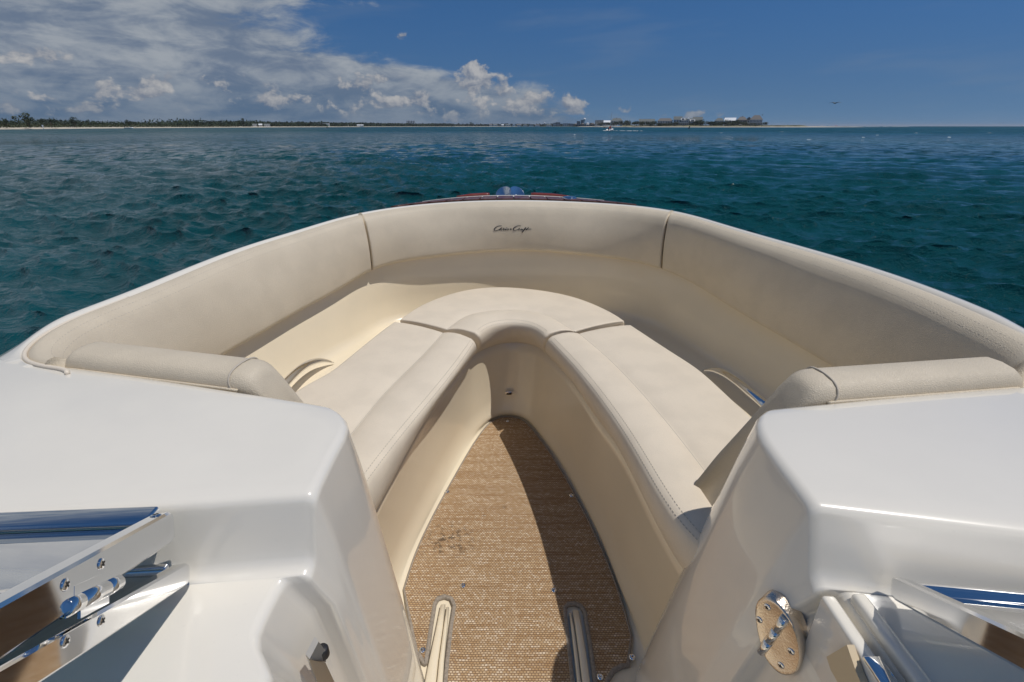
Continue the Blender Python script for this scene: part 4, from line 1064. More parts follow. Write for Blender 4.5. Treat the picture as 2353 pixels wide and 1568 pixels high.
# woods along the mainland: one mass
def wood(name, line, inland, depth, hmin, hmax, n, size, matr, g, seed=0):
    p = curve_pts([GP(a, d)[:2] for a, d in line], 400); t = frame(p); hs = np.interp(np.arange(400), np.arange(0, 400, 5), g.uniform(hmin, hmax, 80)); dist_ = np.linalg.norm(p, axis=1)
    wts = dist_ ** -.6; wts = np.cumsum(wts / wts.sum())
    def fn(g_):
        k = int(np.searchsorted(wts, g_.uniform())); k = min(k, 399); n_ = np.array([-t[k][1], t[k][0]]); n_ = n_ if np.dot(n_, p[k]) > 0 else -n_
        a = inland + depth * g_.uniform() ** 1.6; x = p[k] + n_ * a + t[k] * g_.normal() * 3
        h_ = hs[k] * (.55 + .45 * min(1, (a - inland) / 14)) * (1 + .22 * math.sin(a * .8 + k * 1.7) * math.sin(k * .9))
        return np.array([x[0], x[1], SEA + 1.0 + h_ * g_.uniform() ** .55]), max(.8, dist_[k] / 700)
    v, f = leaf_cloud(n, fn, size, g); o = link(name, mesh(name, v, f, False), matr); tag(o, kind='stuff'); return o
g9 = np.random.default_rng(3)
wood('shoreline_woods', [(-900, 330), (-400, 380), (0, 448), (300, 640), (560, 900)], 20, 45, 3.2, 6.2, 17000, .7, M['leafA'], g9)
wood('shoreline_scrub', [(-700, 345), (-300, 392), (0, 448), (300, 640), (560, 900)], 10, 26, 1.4, 3.6, 8000, .7, M['leafB'], g9)
wood('distant_woods', [(520, 860), (650, 1040), (760, 1250), (900, 1700), (1060, 2300)], 28, 90, 5.0, 10, 15000, 1.1, M['leafA'], g9)
wood('far_woods', [(900, 2950), (1000, 3090), (1130, 3140), (1300, 3040), (1400, 2740)], 40, 100, 4, 8, 4000, 2.2, M['leafA'], g9)
wood('dune_grass', [(1440, 1155), (1500, 1090), (1600, 1050), (1700, 1050), (1800, 1080), (1858, 1125)], 19, 40, .4, 2.4, 9000, .55, M['grassb'], g9)
for o_, lb, ct in (('shoreline_woods', 'dark green shoreline woods above the pale mainland beach', 'woods'), ('shoreline_scrub', 'olive green scrub in front of the mainland woods', 'scrub'), ('distant_woods', 'distant dark pine woods running toward the town', 'woods'), ('far_woods', 'faint tree belt behind the far town', 'woods'), ('dune_grass', 'ochre grass covering the island dune', 'grass')):
    tag(bpy.data.objects[o_], lb, ct)
# single trees and shrubs that stand out
def tree_meshes(seed, kind):
    g = np.random.default_rng(seed)
    lob = [(g.normal(0, .30, 3) * np.array([1, 1, .55]) + np.array([0, 0, .64]), g.uniform(.14, .26)) for _ in range(9 if kind == 'tree' else 7)]
    if kind == 'shrub': lob = [(g.normal(0, .32, 3) * np.array([1, 1, .3]) + np.array([0, 0, .42]), g.uniform(.22, .36)) for _ in range(8)]
    if kind == 'pine': lob = [(np.array([g.normal(0, .07), g.normal(0, .07), .28 + .7 * q / 9]), .24 * (1.05 - q / 10)) for q in range(9)]
    def fn(g_):
        c, r = lob[g_.integers(len(lob))]; d = g_.normal(size=3); d /= np.linalg.norm(d)
        q_ = c + d * r * g_.uniform(.5, 1.08); q_[2] = max(.06, q_[2]); return q_, 1.
    v, f = leaf_cloud(420, fn, .055, g); crown = mesh('crown', v, f, False)
    parts = [tube([(0, 0, -.05), (.01, 0, .3), (0, .02, .6)], [.035, .025, .012], 7)]
    for c, r in lob[:4]: parts.append(tube([(0, 0, .3), tuple(c * .6), tuple(c)], [.016, .011, .005], 5))
    return crown, mesh('trunk', *merge(*parts))
TM = {k: [tree_meshes(s + i * 7, k) for i in range(3)] for k, s in (('tree', 1), ('shrub', 50), ('pine', 90))}
def plant(kind, px, dist, h_, wd, label, cat, group, matr, zg=1.0, idx=0):
    cm_, tm_ = TM[kind][idx % 3]; p = GP(px, dist, SEA + zg)
    root = empty({'tree': 'shore_tree', 'shrub': 'shrub', 'pine': 'pine_tree'}[kind], label, cat, p, group, rng.uniform(0, 6))
    root.scale = (wd, wd, h_)
    c = link('crown', cm_, None, root); 
    if not c.data.materials: c.data.materials.append(None)
    c.material_slots[0].link = 'OBJECT'; c.material_slots[0].material = matr
    link('trunk', tm_, M['trunk'], root); return root
def ph(dpx, dist): return dpx / F * dist * math.cos(PITCH) * CP   # height of dpx rows near the horizon
plant('tree', 68, 470, 7.6, 9.5, 'round tree standing above the mainland scrub at the beach end', 'tree', None, M['leafB'], 1.2, 0)
for i, (px, d, h_, w_) in enumerate(((560, 930, 13, 10), (300, 660, 8.5, 8), (455, 800, 10, 8), (175, 560, 8, 8), (15, 460, 7.5, 7), (118, 510, 7.5, 8))):
    plant(('tree', 'pine')[i in (2,)], px, d, h_ * .82, w_, 'tree rising over the dark mainland woods', 'tree', 'trees over the mainland woods', M['leafA'], 1.2, i)
for i, (px, d, h_, w_) in enumerate(((994, 2750, 14, 22), (1010, 2720, 20, 26), (1025, 2740, 16, 30), (1040, 2740, 19, 30), (1053, 2750, 16, 30), (1064, 2760, 13, 26), (1082, 2780, 18, 22), (1109, 2800, 15, 20))):
    plant('shrub' if i % 2 else 'tree', px, d, h_, w_, 'dark tree of the low clump on the far point', 'tree', 'trees on the far point', M['leafA'], .8, i)
for i, (px, d, h_, w_) in enumerate(((1392, 1260, 6, 9), (1410, 1230, 6.5, 10), (1425, 1210, 7.5, 11), (1440, 1190, 8.5, 12), (1452, 1180, 7, 12), (1462, 1170, 6.5, 11), (1475, 1160, 6.5, 10), (1492, 1150, 6.5, 11), (1503, 1140, 6.5, 11), (1551, 1120, 5.5, 9), (1601, 1112, 7.5, 11), (1611, 1108, 8, 12), (1622, 1105, 6.5, 13), (1633, 1105, 6, 12), (1648, 1105, 5.5, 11), (1665, 1105, 6, 12), (1681, 1108, 8, 12), (1697, 1110, 6.5, 12), (1757, 1120, 5, 8), (1380, 1300, 4.5, 8), (1516, 1128, 4.2, 9), (1530, 1124, 3.8, 9), (1541, 1120, 4.5, 9), (1656, 1100, 4.5, 10), (1672, 1096, 4.2, 10), (1690, 1098, 4.6, 10), (1706, 1098, 4.0, 9), (1722, 1096, 3.6, 8), (1588, 1106, 4.0, 8), (1640, 1100, 5.0, 10))):
    plant('shrub', px, d - 12, h_ * 1.75, w_ * 1.5, 'dark evergreen shrub growing between the island houses', 'shrub', 'shrubs among the island houses', M['leafA'] if i % 3 else M['leafB'], 2.8, i)
plant('pine', 1682, 1098, 9.5, 8, 'pointed conifer in front of the white metal roof', 'tree', None, M['leafA'], 2.4, 1)

# houses --------------------------------------------------------------
M['shingle'] = mat('weathered_grey_shingle', (.20, .205, .20), .8, var=(1.2, .2))
M['roofg'] = mat('grey_green_roof', (.17, .185, .18), .8, var=(1.0, .2))
M['roofb'] = mat('brown_grey_roof', (.19, .175, .165), .8, var=(1.0, .2))
M['white'] = mat('white_paint', (.80, .80, .80), .5)
M['metalroof'] = mat('white_metal_roof', (.82, .84, .86), .4)
M['bluewall'] = mat('pale_blue_siding', (.62, .66, .70), .7, var=(1.0, .1))
M['beigewall'] = mat('beige_siding', (.68, .66, .62), .7, var=(1.0, .1))
M['darkwall'] = mat('brown_siding', (.22, .19, .17), .8)
M['pane'] = mat('window_glass', (.02, .03, .045), .08, spec=.8)
M['deckw'] = mat('weathered_deck', (.25, .235, .21), .85)
M['block'] = mat('pale_concrete', (.42, .43, .45), .7)
M['blockd'] = mat('grey_concrete', (.20, .215, .24), .7)  # darker blue-grey wall colour for the towers and every other town block
def house(name, label, px0, px1, dist, h_, dep, wallm, roofm, roof, floors, cols, group, deck=False, zg=2.6, chimney=None, rooffrac=.36):
    d0 = GP((px0 + px1) / 2, dist); wid = abs(GP(px1, dist)[0] - GP(px0, dist)[0])
    ang = math.atan2(-d0[0], d0[1]) * .0 + math.atan2(-(d0[0]), d0[1])
    root = empty(name, label, 'house' if 'house' in name or 'cottage' in name else 'building', (d0[0], d0[1], SEA + zg), group, ang)
    wid *= math.cos(ang) if False else 1
    hw, hd = wid / 2, dep / 2; hr = h_ * rooffrac; he = h_ - hr
    v, f = box((0, 0, he / 2 - 1), (wid * .94, dep * .94, he + 2)); link('wall', mesh('wall', v, f, False), wallm, root)
    if roof == 'gable':    # ridge along the front
        pr_ = [(-hw, -hd, he), (hw, -hd, he), (hw, hd, he), (-hw, hd, he), (-hw, 0, h_), (hw, 0, h_)]
        f_ = [(0, 1, 5, 4), (2, 3, 4, 5), (0, 4, 3), (1, 2, 5), (0, 3, 2, 1)]
    elif roof == 'front':  # gable end to the sea
        pr_ = [(-hw, -hd, he), (hw, -hd, he), (hw, hd, he), (-hw, hd, he), (0, -hd, h_), (0, hd, h_)]
        f_ = [(0, 4, 5, 3), (1, 2, 5, 4), (0, 1, 4), (2, 3, 5), (0, 3, 2, 1)]
    elif roof == 'flat':
        pr_ = None
    else:                  # hip
        k = min(hd, hw * .6); pr_ = [(-hw, -hd, he), (hw, -hd, he), (hw, hd, he), (-hw, hd, he), (-hw + k, 0, h_), (hw - k, 0, h_)]
        f_ = [(0, 1, 5, 4), (2, 3, 4, 5), (0, 4, 3), (1, 2, 5), (0, 3, 2, 1)]
    if pr_ is None: v, f_ = box((0, 0, he + .2), (wid, dep, .5)); rf = link('roof', mesh('roof', v, f_, False), roofm, root)
    else: rf = link('roof', mesh('roof', pr_, f_, False), roofm, root)
    if chimney is not None:
        v, f = box((chimney * hw, 0, h_ + .4), (1.1, 1.1, 2.4)); link('chimney', mesh('chimney', v, f, False), M['darkwall'], rf)
    fh = he / floors; ww = wid * .94 / cols
    for r_ in range(floors):
        for c_ in range(cols):
            x = -wid * .47 + ww * (c_ + .5); z = fh * (r_ + .52)
            v, f = box((x, -dep * .47 - .06, z), (ww * .55, .12, fh * .5)); w_ = link('window', mesh('window', v, f, False), M['pane'], root)
            v, f = box((x, -dep * .47 - .03, z), (ww * .68, .06, fh * .60))
            link('window_frame', mesh('window_frame', v, f, False), M['white'], w_)
    if deck:
        z = fh * (floors - 1); v, f = box((0, -dep * .47 - 1.5, z), (wid * 1.04, 3.0, .3)); dk = link('deck', mesh('deck', v, f, False), M['deckw'], root)
        parts = [box((x, -dep * .47 - 2.9, z / 2 - .5), (.25, .25, z + 1)) for x in np.linspace(-wid * .5, wid * .5, 7)]
        for v, f in parts: link('deck_post', mesh('deck_post', v, f, False), M['white'], dk)
        v, f = merge(box((0, -dep * .47 - 2.95, z + 1.1), (wid * 1.04, .12, .14)), *[box((x, -dep * .47 - 2.95, z + .55), (.1, .1, 1.16)) for x in np.linspace(-wid * .51, wid * .51, 17)]); tag(link('railing', mesh('railing', v, f, False), M['white'], dk), kind='stuff')
    return root
IG = 'houses behind the island dune'
def hh(py, dist, zg=2.6): return hgt(py, dist) - zg
house('beach_house', 'low grey beach house with a double hipped roof beside the white deck house', 1508, 1546, 1130, hh(273, 1130), 11, M['beigewall'], M['roofb'], 'hip', 2, 6, IG, True)
hB = house('beach_house', 'tall white fronted beach house with slanted white dormer frames', 1562, 1596, 1110, hh(273.5, 1110), 12, M['bluewall'], M['roofg'], 'gable', 2, 7, IG, True, rooffrac=.25)
house('beach_house', 'grey gabled wing joined behind the white dormer house', 1545, 1566, 1126, hh(269, 1126), 11, M['bluewall'], M['roofg'], 'gable', 2, 3, IG)
house('beach_house', 'dark roofed beach house standing behind the white dormer house', 1589, 1613, 1190, hh(270.3, 1190), 12, M['beigewall'], M['roofg'], 'gable', 2, 4, IG)
house('beach_house', 'grey beach house left of the white metal roof', 1639, 1663, 1140, hh(273, 1140), 11, M['bluewall'], M['roofg'], 'hip', 2, 4, IG, chimney=.9)
house('beach_house', 'beach house under a long shining white metal roof', 1661, 1690, 1150, hh(272.4, 1150), 12, M['beigewall'], M['metalroof'], 'gable', 1, 6, IG)
house('beach_house', 'brown shingled beach house beside the pointed conifer', 1689, 1716, 1140, hh(270.5, 1140), 13, M['darkwall'], M['roofb'], 'hip', 2, 5, IG, chimney=.0)
house('beach_house', 'large double decked beach house nearest the bare end of the dune', 1718, 1752, 1110, hh(267.5, 1110), 14, M['bluewall'], M['roofb'], 'hip', 2, 9, IG, True, chimney=.75, rooffrac=.42)
house('beach_house', 'small gabled house tucked behind the large double decked one', 1708, 1728, 1150, hh(271, 1150), 11, M['beigewall'], M['roofg'], 'front', 2, 3, IG)
house('beach_house', 'long low roofed house behind the island shrubs', 1466, 1504, 1200, hh(274.5, 1200), 11, M['beigewall'], M['roofg'], 'gable', 1, 7, IG)
house('beach_house', 'grey beach house with roof lantern under the leaning mast', 1402, 1431, 1260, hh(272.5, 1260), 12, M['bluewall'], M['roofg'], 'hip', 2, 5, IG, chimney=-.1)
house('beach_house', 'low house between the mast and the pavilion', 1386, 1403, 1330, hh(277.5, 1330), 11, M['beigewall'], M['metalroof'], 'gable', 1, 4, IG)
house('pavilion_building', 'pale flat roofed pavilion at the island end of the pier', 1366, 1388, 1480, hh(276.5, 1480), 14, M['beigewall'], M['roofb'], 'flat', 3, 6, None, True, rooffrac=.06)
# dormer frames of the white house
wB = abs(GP(1596, 1110)[0] - GP(1562, 1110)[0]); eB = hh(273.5, 1110)
for x, w_, z, hz in ((-wB * .34, wB * .30, eB * .88, 3.6), (wB * .34, wB * .36, eB * .72, 3.0)):
    fr_ = [(x - w_ / 2, -8.2, z - hz / 2), (x + w_ / 2, -8.2, z - hz / 2), (x + w_ / 2 - .6, -6.2, z + hz / 2), (x - w_ / 2 - .6, -6.2, z + hz / 2)]
    v, f = prism(fr_, .4, (0, -1, .5)); dm = link('dormer', mesh('dormer', v, f, False), M['white'], hB)
    c_ = np.mean(fr_, 0); inn = [tuple(c_ + (np.array(q_) - c_) * .62 + np.array((0, -.46, .23))) for q_ in fr_]; v, f = prism(inn, .1, (0, -1, .5)); link('window', mesh('window', v, f, False), M['pane'], dm)
v, f = lathe([(0, 0), (2.2, 0), (2.2, 2.4), (2.6, 2.4), (.3, 3.6), (0, 3.6)], 8, (wB * .02, -4.5, eB * .80)); link('turret', sharp(mesh('turret', v, f)), M['bluewall'], hB)
# white marquee on the dune
p = GP(1700.5, 1085, SEA + 3.4); mq = empty('marquee', 'small white peaked tent on the dune before the brown house', 'tent', p)
v, f = loft([[(3.9 * sc * math.cos(a), 3.9 * sc * math.sin(a), z) for a in np.linspace(0, 2 * math.pi, 12, endpoint=False)] for sc, z in ((1, 0), (1, .5), (.55, 1.2), (.25, 2.0), (.05, 3.0))], cv=True, caps=True); link('canopy', mesh('canopy', v, f), M['white'], mq)
for a in np.linspace(0, 2 * math.pi, 6, endpoint=False): link('pole', mesh('pole', *box((3.6 * math.cos(a), 3.6 * math.sin(a), -1.0), (.12, .12, 2.2)), False), M['white'], mq)
# leaning mast
a = GP(1401.5, 1240, SEA + 3); c_ = GP(1404, 1240, hgt(257.5, 1240) + SEA); v, f = tube([a, (a + c_) / 2, c_], [.45, .35, .2], 6); tag(link('mast', mesh('mast', v, f), M['darkwall']), 'slim leaning mast above the grey house with a roof lantern', 'mast')
# pier
pA, pB = GP(1317, 1720, 0), GP(1367, 1560, 0); pd_ = (pB - pA) / np.linalg.norm(pB - pA); L = np.linalg.norm(pB - pA)
pier = empty('pier', 'long dark timber pier reaching out from the island pavilion', 'pier', (pA[0], pA[1], SEA), None, math.atan2(pd_[1], pd_[0]))
M['tar'] = mat('tarred_timber', (.035, .032, .03), .8)
v, f = box((L / 2, 0, 4.6), (L, 7, .8)); link('deck', mesh('deck', v, f, False), M['tar'], pier)
post_me = mesh('piling', *lathe([(.0, -2), (.45, -2), (.42, 4.4), (0, 4.4)], 6))
for x in np.linspace(1, L - 1, 24):
    for y in (-3, 3): link('piling', post_me, M['tar'], pier, (x, y, 0))
for x, w_, h_ in ((L * .12, 8, 3), (L * .45, 12, 3.4), (L * .68, 10, 4.6), (L * .88, 14, 4)):
    v, f = merge(box((x, 0, 5 + h_ / 2), (w_, 5, h_)), prism([(x - w_ * .55, -3.2, 5 + h_), (x + w_ * .55, -3.2, 5 + h_), (x, -3.2, 6.6 + h_)], 6.4, (0, 1, 0))); link('shed', mesh('shed', v, f, False), M['darkwall'] if w_ != 10 else M['white'], pier)
# towers, blocks and town
def block(label, px0, px1, dist, ytop, cols, floors, wallm, group, fins=0, name='apartment_tower', zg=1.5):
    d0 = GP((px0 + px1) / 2, dist); wid = np.linalg.norm(GP(px1, dist)[:2] - GP(px0, dist)[:2]); h_ = hgt(ytop, dist) - zg; dep = wid * .5
    root = empty(name, label, 'building', (d0[0], d0[1], SEA + zg), group, math.atan2(-d0[0], d0[1]))
    v, f = box((0, 0, h_ / 2), (wid, dep, h_)); link('wall', mesh('wall', v, f, False), wallm, root)
    for k in range(fins):
        x = -wid / 2 + wid * (k + .5) / fins; v, f = box((x, -dep / 2 - .6, h_ / 2 + .6), (wid / fins * .34, 1.6, h_ + 1.4)); link('fin', mesh('fin', v, f, False), M['white'], root)
    fh = h_ / floors; ww = wid / cols
    for r_ in range(floors):
        for c_ in range(cols):
            v, f = box((-wid / 2 + ww * (c_ + .5), -dep / 2 - .08, fh * (r_ + .5)), (ww * .6, .2, fh * .5)); link('window', mesh('window', v, f, False), M['pane'], root)
    v, f = box((0, 0, h_ + .5), (wid * 1.03, dep * 1.03, 1.0)); link('roof', mesh('roof', v, f, False), M['block'], root); return root
block('tall pale apartment slab with white fins standing alone above the far trees', 935, 954, 2900, 278.5, 8, 7, M['blockd'], None, 5)
block('grey apartment tower beside the round water tower', 1325, 1333, 2300, 279.5, 4, 5, M['blockd'], 'towers behind the pier', 0)
block('taller grey apartment tower next to the round water tower', 1334, 1341, 2300, 276.5, 3, 6, M['blockd'], 'towers behind the pier', 0)
for i, (x0, x1, yt) in enumerate(((1271, 1277, 283), (1277, 1287, 281.8), (1293, 1306, 284.2), (1308, 1318, 285), (1344, 1354, 284.6), (1355, 1364, 283.6))):
    block('low grey block in the far waterfront town', x0, x1, 2950 if x1 < 1320 else 2100, yt, 3, 2, M['blockd'] if i % 2 else M['block'], 'blocks of the far town', 0, 'town_block')
for i, (x0, x1, yt, wm, rm) in enumerate(((1124, 1131, 285.2, 'white', 'roofb'), (1132, 1144, 285.6, 'bluewall', 'roofg'), (1145, 1151, 286, 'darkwall', 'roofb'), (1152, 1158, 286.4, 'white', 'metalroof'), (1160, 1174, 285.8, 'beigewall', 'roofg'), (1177, 1185, 285.4, 'white', 'metalroof'), (1187, 1198, 286, 'bluewall', 'roofb'), (1202, 1212, 286.6, 'beigewall', 'roofg'), (1215, 1226, 286.4, 'white', 'roofg'), (1229, 1240, 286.8, 'bluewall', 'roofb'), (1254, 1268, 286.4, 'beigewall', 'roofg'), (962, 975, 287.2, 'beigewall', 'roofb'), (905, 918, 287.3, 'bluewall', 'roofg'), (875, 890, 287.4, 'beigewall', 'roofg'))):
    house('far_house', 'tiny waterfront house in the far town', x0, x1, 2850, hgt(yt, 2850) - 1.2, 14, M[wm], M[rm], ('gable', 'hip', 'front')[i % 3], 1, 3, 'houses of the far town', False, 1.2, rooffrac=.4)
block('long white marina shed at the edge of the mainland pines', 730, 758, 1320, 285.2, 7, 1, M['white'], None, 0, 'marina_shed')
for i, (x0, x1) in enumerate(((580, 592), (594, 604), (606, 622), (770, 784), (788, 802), (820, 836))):
    house('shore_cottage', 'small pale cottage along the mainland beach', x0, x1, 1000 if x1 < 650 else 1450, 4.6, 7, M['beigewall'], M['metalroof'] if i % 2 else M['roofg'], 'gable', 1, 3, 'cottages on the mainland beach', False, 1.0)
def water_tower(label, px, dist, ytop, ybase, rad):
    zt = hgt(ytop, dist); p = GP(px, dist); root = empty('water_tower', label, 'water tower', (p[0], p[1], SEA))
    prof = [(rad * .28, 0), (rad * .24, zt - rad * 3.1), (rad * .30, zt - rad * 2.3), (rad * .62, zt - rad * 1.75), (rad * .92, zt - rad * 1.35), (rad, zt - rad), (rad * .92, zt - rad * .6), (rad * .7, zt - rad * .28), (rad * .35, zt - rad * .06), (0, zt)]
    v, f = lathe(prof[:3] , 14); link('stem', mesh('stem', v, f), M['block'], root); v, f = lathe(prof[2:], 18); link('tank', mesh('tank', v, f), M['white'], root)
water_tower('round white water tower rising behind the pier', 1342.5, 2400, 271.8, 285, 5.4)
water_tower('small white water tower over the far town', 1251.3, 3200, 281.5, 288, 4.4)

# ================================================================== SMALL THINGS ON THE WATER AND BEACH
M['skin'] = mat('skin', (.42, .25, .18), .6)
def person_mesh(pose='stand'):
    """one skinned body, about 1.75 m tall"""
    J = {'pel': (0, 0, .92), 'chest': (0, 0, 1.32), 'neck': (0, 0, 1.48), 'head': (0, .01, 1.60), 'top': (0, .01, 1.74)}
    E_ = [('pel', 'chest'), ('chest', 'neck'), ('neck', 'head'), ('head', 'top')]; R = {'pel': .15, 'chest': .17, 'neck': .06, 'head': .10, 'top': .07}
    for s, n in ((-1, 'l'), (1, 'r')):
        if pose == 'stand': leg = [('hip', (s * .09, 0, .84), .10), ('knee', (s * .11, -.02 * s, .48), .065), ('ank', (s * .12, .05 * s, .08), .045), ('toe', (s * .12, .05 * s - .14, .03), .035)]
        else: leg = [('hip', (s * .10, 0, .84), .10), ('knee', (s * .13, -.42, .86), .07), ('ank', (s * .13, -.46, .44), .05), ('toe', (s * .13, -.60, .40), .035)]
        arm = [('sh', (s * .19, 0, 1.40), .065), ('elb', (s * .26, .03, 1.12), .048), ('wr', (s * .25, -.10, .90), .036), ('ha', (s * .25, -.14, .82), .04)]
        prev = 'pel'
        for k, p, r in leg: J[n + k] = p; R[n + k] = r; E_.append((prev, n + k)); prev = n + k
        prev = 'chest'
        for k, p, r in arm: J[n + k] = p; R[n + k] = r; E_.append((prev, n + k)); prev = n + k
    names = list(J); me = bpy.data.meshes.new('body'); me.from_pydata([J[k] for k in names], [(names.index(a), names.index(c)) for a, c in E_], [])
    ob = bpy.data.objects.new('tmp_body', me); COL.objects.link(ob); ob.modifiers.new('s', 'SKIN'); sv_ = me.skin_vertices[0].data
    for k, n in enumerate(names): sv_[k].radius = (R[n], R[n])
    sv_[0].use_root = True; ob.modifiers.new('d', 'SUBSURF').levels = 1
    dg = bpy.context.evaluated_depsgraph_get(); out_ = bpy.data.meshes.new_from_object(ob.evaluated_get(dg)); bpy.data.objects.remove(ob); out_.name = 'body'; return out_
PM = {k: person_mesh(k) for k in ('stand', 'sit')}
def person(pose, loc, label, shirt, trunks, group=None, rz=0.):
    root = empty('person', label, 'person', loc, group, rz)
    o = link('body', PM[pose].copy(), M['skin'], root); o.data.polygons.foreach_set('use_smooth', [True] * len(o.data.polygons))
    # clothes are shells over torso and hips
    if shirt: v, f = lathe([(.12, .90), (.185, .98), (.20, 1.2), (.215, 1.36), (.12, 1.47), (.07, 1.49)], 12); link('shirt', mesh('shirt', v, f), shirt, root)
    if trunks: v, f = lathe([(.20, .70), (.205, .80), (.19, .98), (.17, 1.02)], 12); link('shorts', mesh('shorts', v, f), trunks, root)
    v, f = lathe([(.115, 1.60), (.12, 1.68), (.09, 1.755), (0, 1.78)], 10); link('hair', mesh('hair', v, f), M['darkwall'], root)
    return root
C_red = mat('red_cloth', (.42, .04, .04), .8); C_blk = mat('black_cloth', (.02, .02, .025), .8); C_nav = mat('navy_cloth', (.03, .05, .12), .8); C_wht = mat('white_cloth', (.7, .7, .7), .8)
# small white motorboat heading away
bp = GP(1403, 222, SEA); sb_ = empty('small_motorboat', 'small white open motorboat with passengers trailing a white wake', 'boat', bp, None, math.radians(66))
# local: x forward
rows = []
for u in np.linspace(0, 1, 14):
    w_ = 1.12 * (1 - max(0, (u - .45) / .55) ** 2.2) + .02; x = -2.7 + 5.6 * u; sh = .62 + .35 * u ** 2
    rows.append([(x, 0, -.35 + .25 * u ** 3), (x, w_ * .75, -.12 + .15 * u), (x, w_ * .97, .25 + .15 * u), (x, w_, sh), (x, w_ - .10, sh + .01), (x, w_ - .13, sh - .35), (x, 0, sh - .40), (x, -w_ + .13, sh - .35), (x, -w_ + .10, sh + .01), (x, -w_, sh), (x, -w_ * .97, .25 + .15 * u), (x, -w_ * .75, -.12 + .15 * u)])
v, f = loft(rows, cv=True, caps=True); link('hull', mesh('hull', v, f), M['white'], sb_)
v, f = merge(box((.2, 0, .75), (.7, .7, .9), bev=.05), prism([(.55, -.35, 1.2), (.55, .35, 1.2), (.35, .32, 1.65), (.35, -.32, 1.65)], .03, (1, 0, .4))); link('helm_console', mesh('helm_console', v, f, False), M['white'], sb_)
v, f = merge(box((-2.95, 0, .75), (.5, .45, .7), bev=.08), box((-2.95, 0, .2), (.25, .18, .9), bev=.03)); link('outboard_motor', mesh('outboard_motor', v, f), C_blk, sb_)
v, f = box((-.5, 0, .55), (.5, 1.2, .45), bev=.05); link('bench', mesh('bench', v, f), C_wht, sb_)
def on_boat(x, y, z): c, s = math.cos(math.radians(66)), math.sin(math.radians(66)); return (bp[0] + x * c - y * s, bp[1] + x * s + y * c, SEA + z)
for (x, y, lab, sh) in ((-.5, .35, 'person in red seated on the bench of the small motorboat', C_red), (-.5, -.35, 'person in dark shirt seated on the bench of the small motorboat', C_nav), (1.4, .2, 'person in white seated at the bow of the small motorboat', C_wht)):
    person('sit', on_boat(x, y, -.12 if x < 0 else -.2), lab, sh, C_nav, 'people in the small motorboat', math.radians(66 + 90))
person('stand', on_boat(-.25, 0, .25), 'person in red standing at the helm of the small motorboat', C_red, C_blk, 'people in the small motorboat', math.radians(66 + 90))
M['foam'] = mat('foam', (.78, .80, .80), .8)
def foam(name, label, pts, wid, n, g, size=.35):
    p = curve_pts(pts, 200); t = frame(p); w_ = np.interp(np.linspace(0, 1, 200), np.linspace(0, 1, len(wid)), wid)
    V, Fc = [], []
    for _ in range(n):
        k = int(g.integers(200)); nn_ = np.array([-t[k][1], t[k][0], 0]); c = p[k] + nn_ * g.normal() * w_[k] * .4; s_ = size * g.uniform(.4, 1.3); a = g.uniform(0, 6.28)
        o_ = len(V); V.append(c + np.array([0, 0, .10 * s_ + .03])); m_ = 6
        for q in range(m_): r_ = s_ * g.uniform(.6, 1.1); V.append(c + np.array([r_ * math.cos(a + q * 6.283 / m_), r_ * math.sin(a + q * 6.283 / m_), -.04]))
        Fc += [(o_, o_ + 1 + q, o_ + 1 + (q + 1) % m_) for q in range(m_)]
    o = link(name, mesh(name, V, Fc), M['foam']); tag(o, label, 'foam', kind='stuff')
gf = np.random.default_rng(8)
foam('boat_wake', 'white wake trailing behind the small motorboat', [GP(1413, 221, SEA + .12), GP(1430, 219, SEA + .12), GP(1452, 216, SEA + .12), GP(1474, 214, SEA + .1)], [1.2, 3.0, 3.6, 3.0], 46, gf, .30)
foam('bow_wave', 'white splash at the bow of the small motorboat', [GP(1389, 224, SEA + .1), GP(1396, 223, SEA + .12)], [.8, 1.2], 60, gf, .4)
for a_, d_, b2, d2 in ((1945, 1500, 1985, 1560), (1990, 1580, 2022, 1600), (2030, 1620, 2042, 1630), (2050, 1640, 2088, 1680)):
    foam('breaking_surf', 'white surf breaking off the tip of the sand spit', [GP(a_, d_, SEA + .35), GP((a_ + b2) / 2, (d_ + d2) / 2, SEA + .5), GP(b2, d2, SEA + .35)], [2, 4, 2], 260, gf, 2.0)
foam('shore_break', 'thin line of foam along the island beach', [GP(a_, d_ - 5, SEA + .15) for a_, d_ in ((1740, 1062), (1800, 1080), (1880, 1150), (1940, 1270))], [1.2, 1.5, 1.5, 1.2], 500, gf, 1.0)
for i, (px, py) in enumerate(((2022, 309), (1990, 314), (1868, 320), (1660, 306), (2110, 304), (2190, 312), (1800, 303), (2280, 303), (1320, 312))):
    d_ = (CAMZ - SEA) / math.tan(-math.radians(azel(W / 2, py)[1])); foam('whitecap', 'small whitecap flecking the dark open water', [GP(px - 2.2, d_, SEA + .16), GP(px, d_ * .995, SEA + .2), GP(px + 2.2, d_, SEA + .16)], [.12, .3, .12], 7, gf, .03 + d_ * .00035)
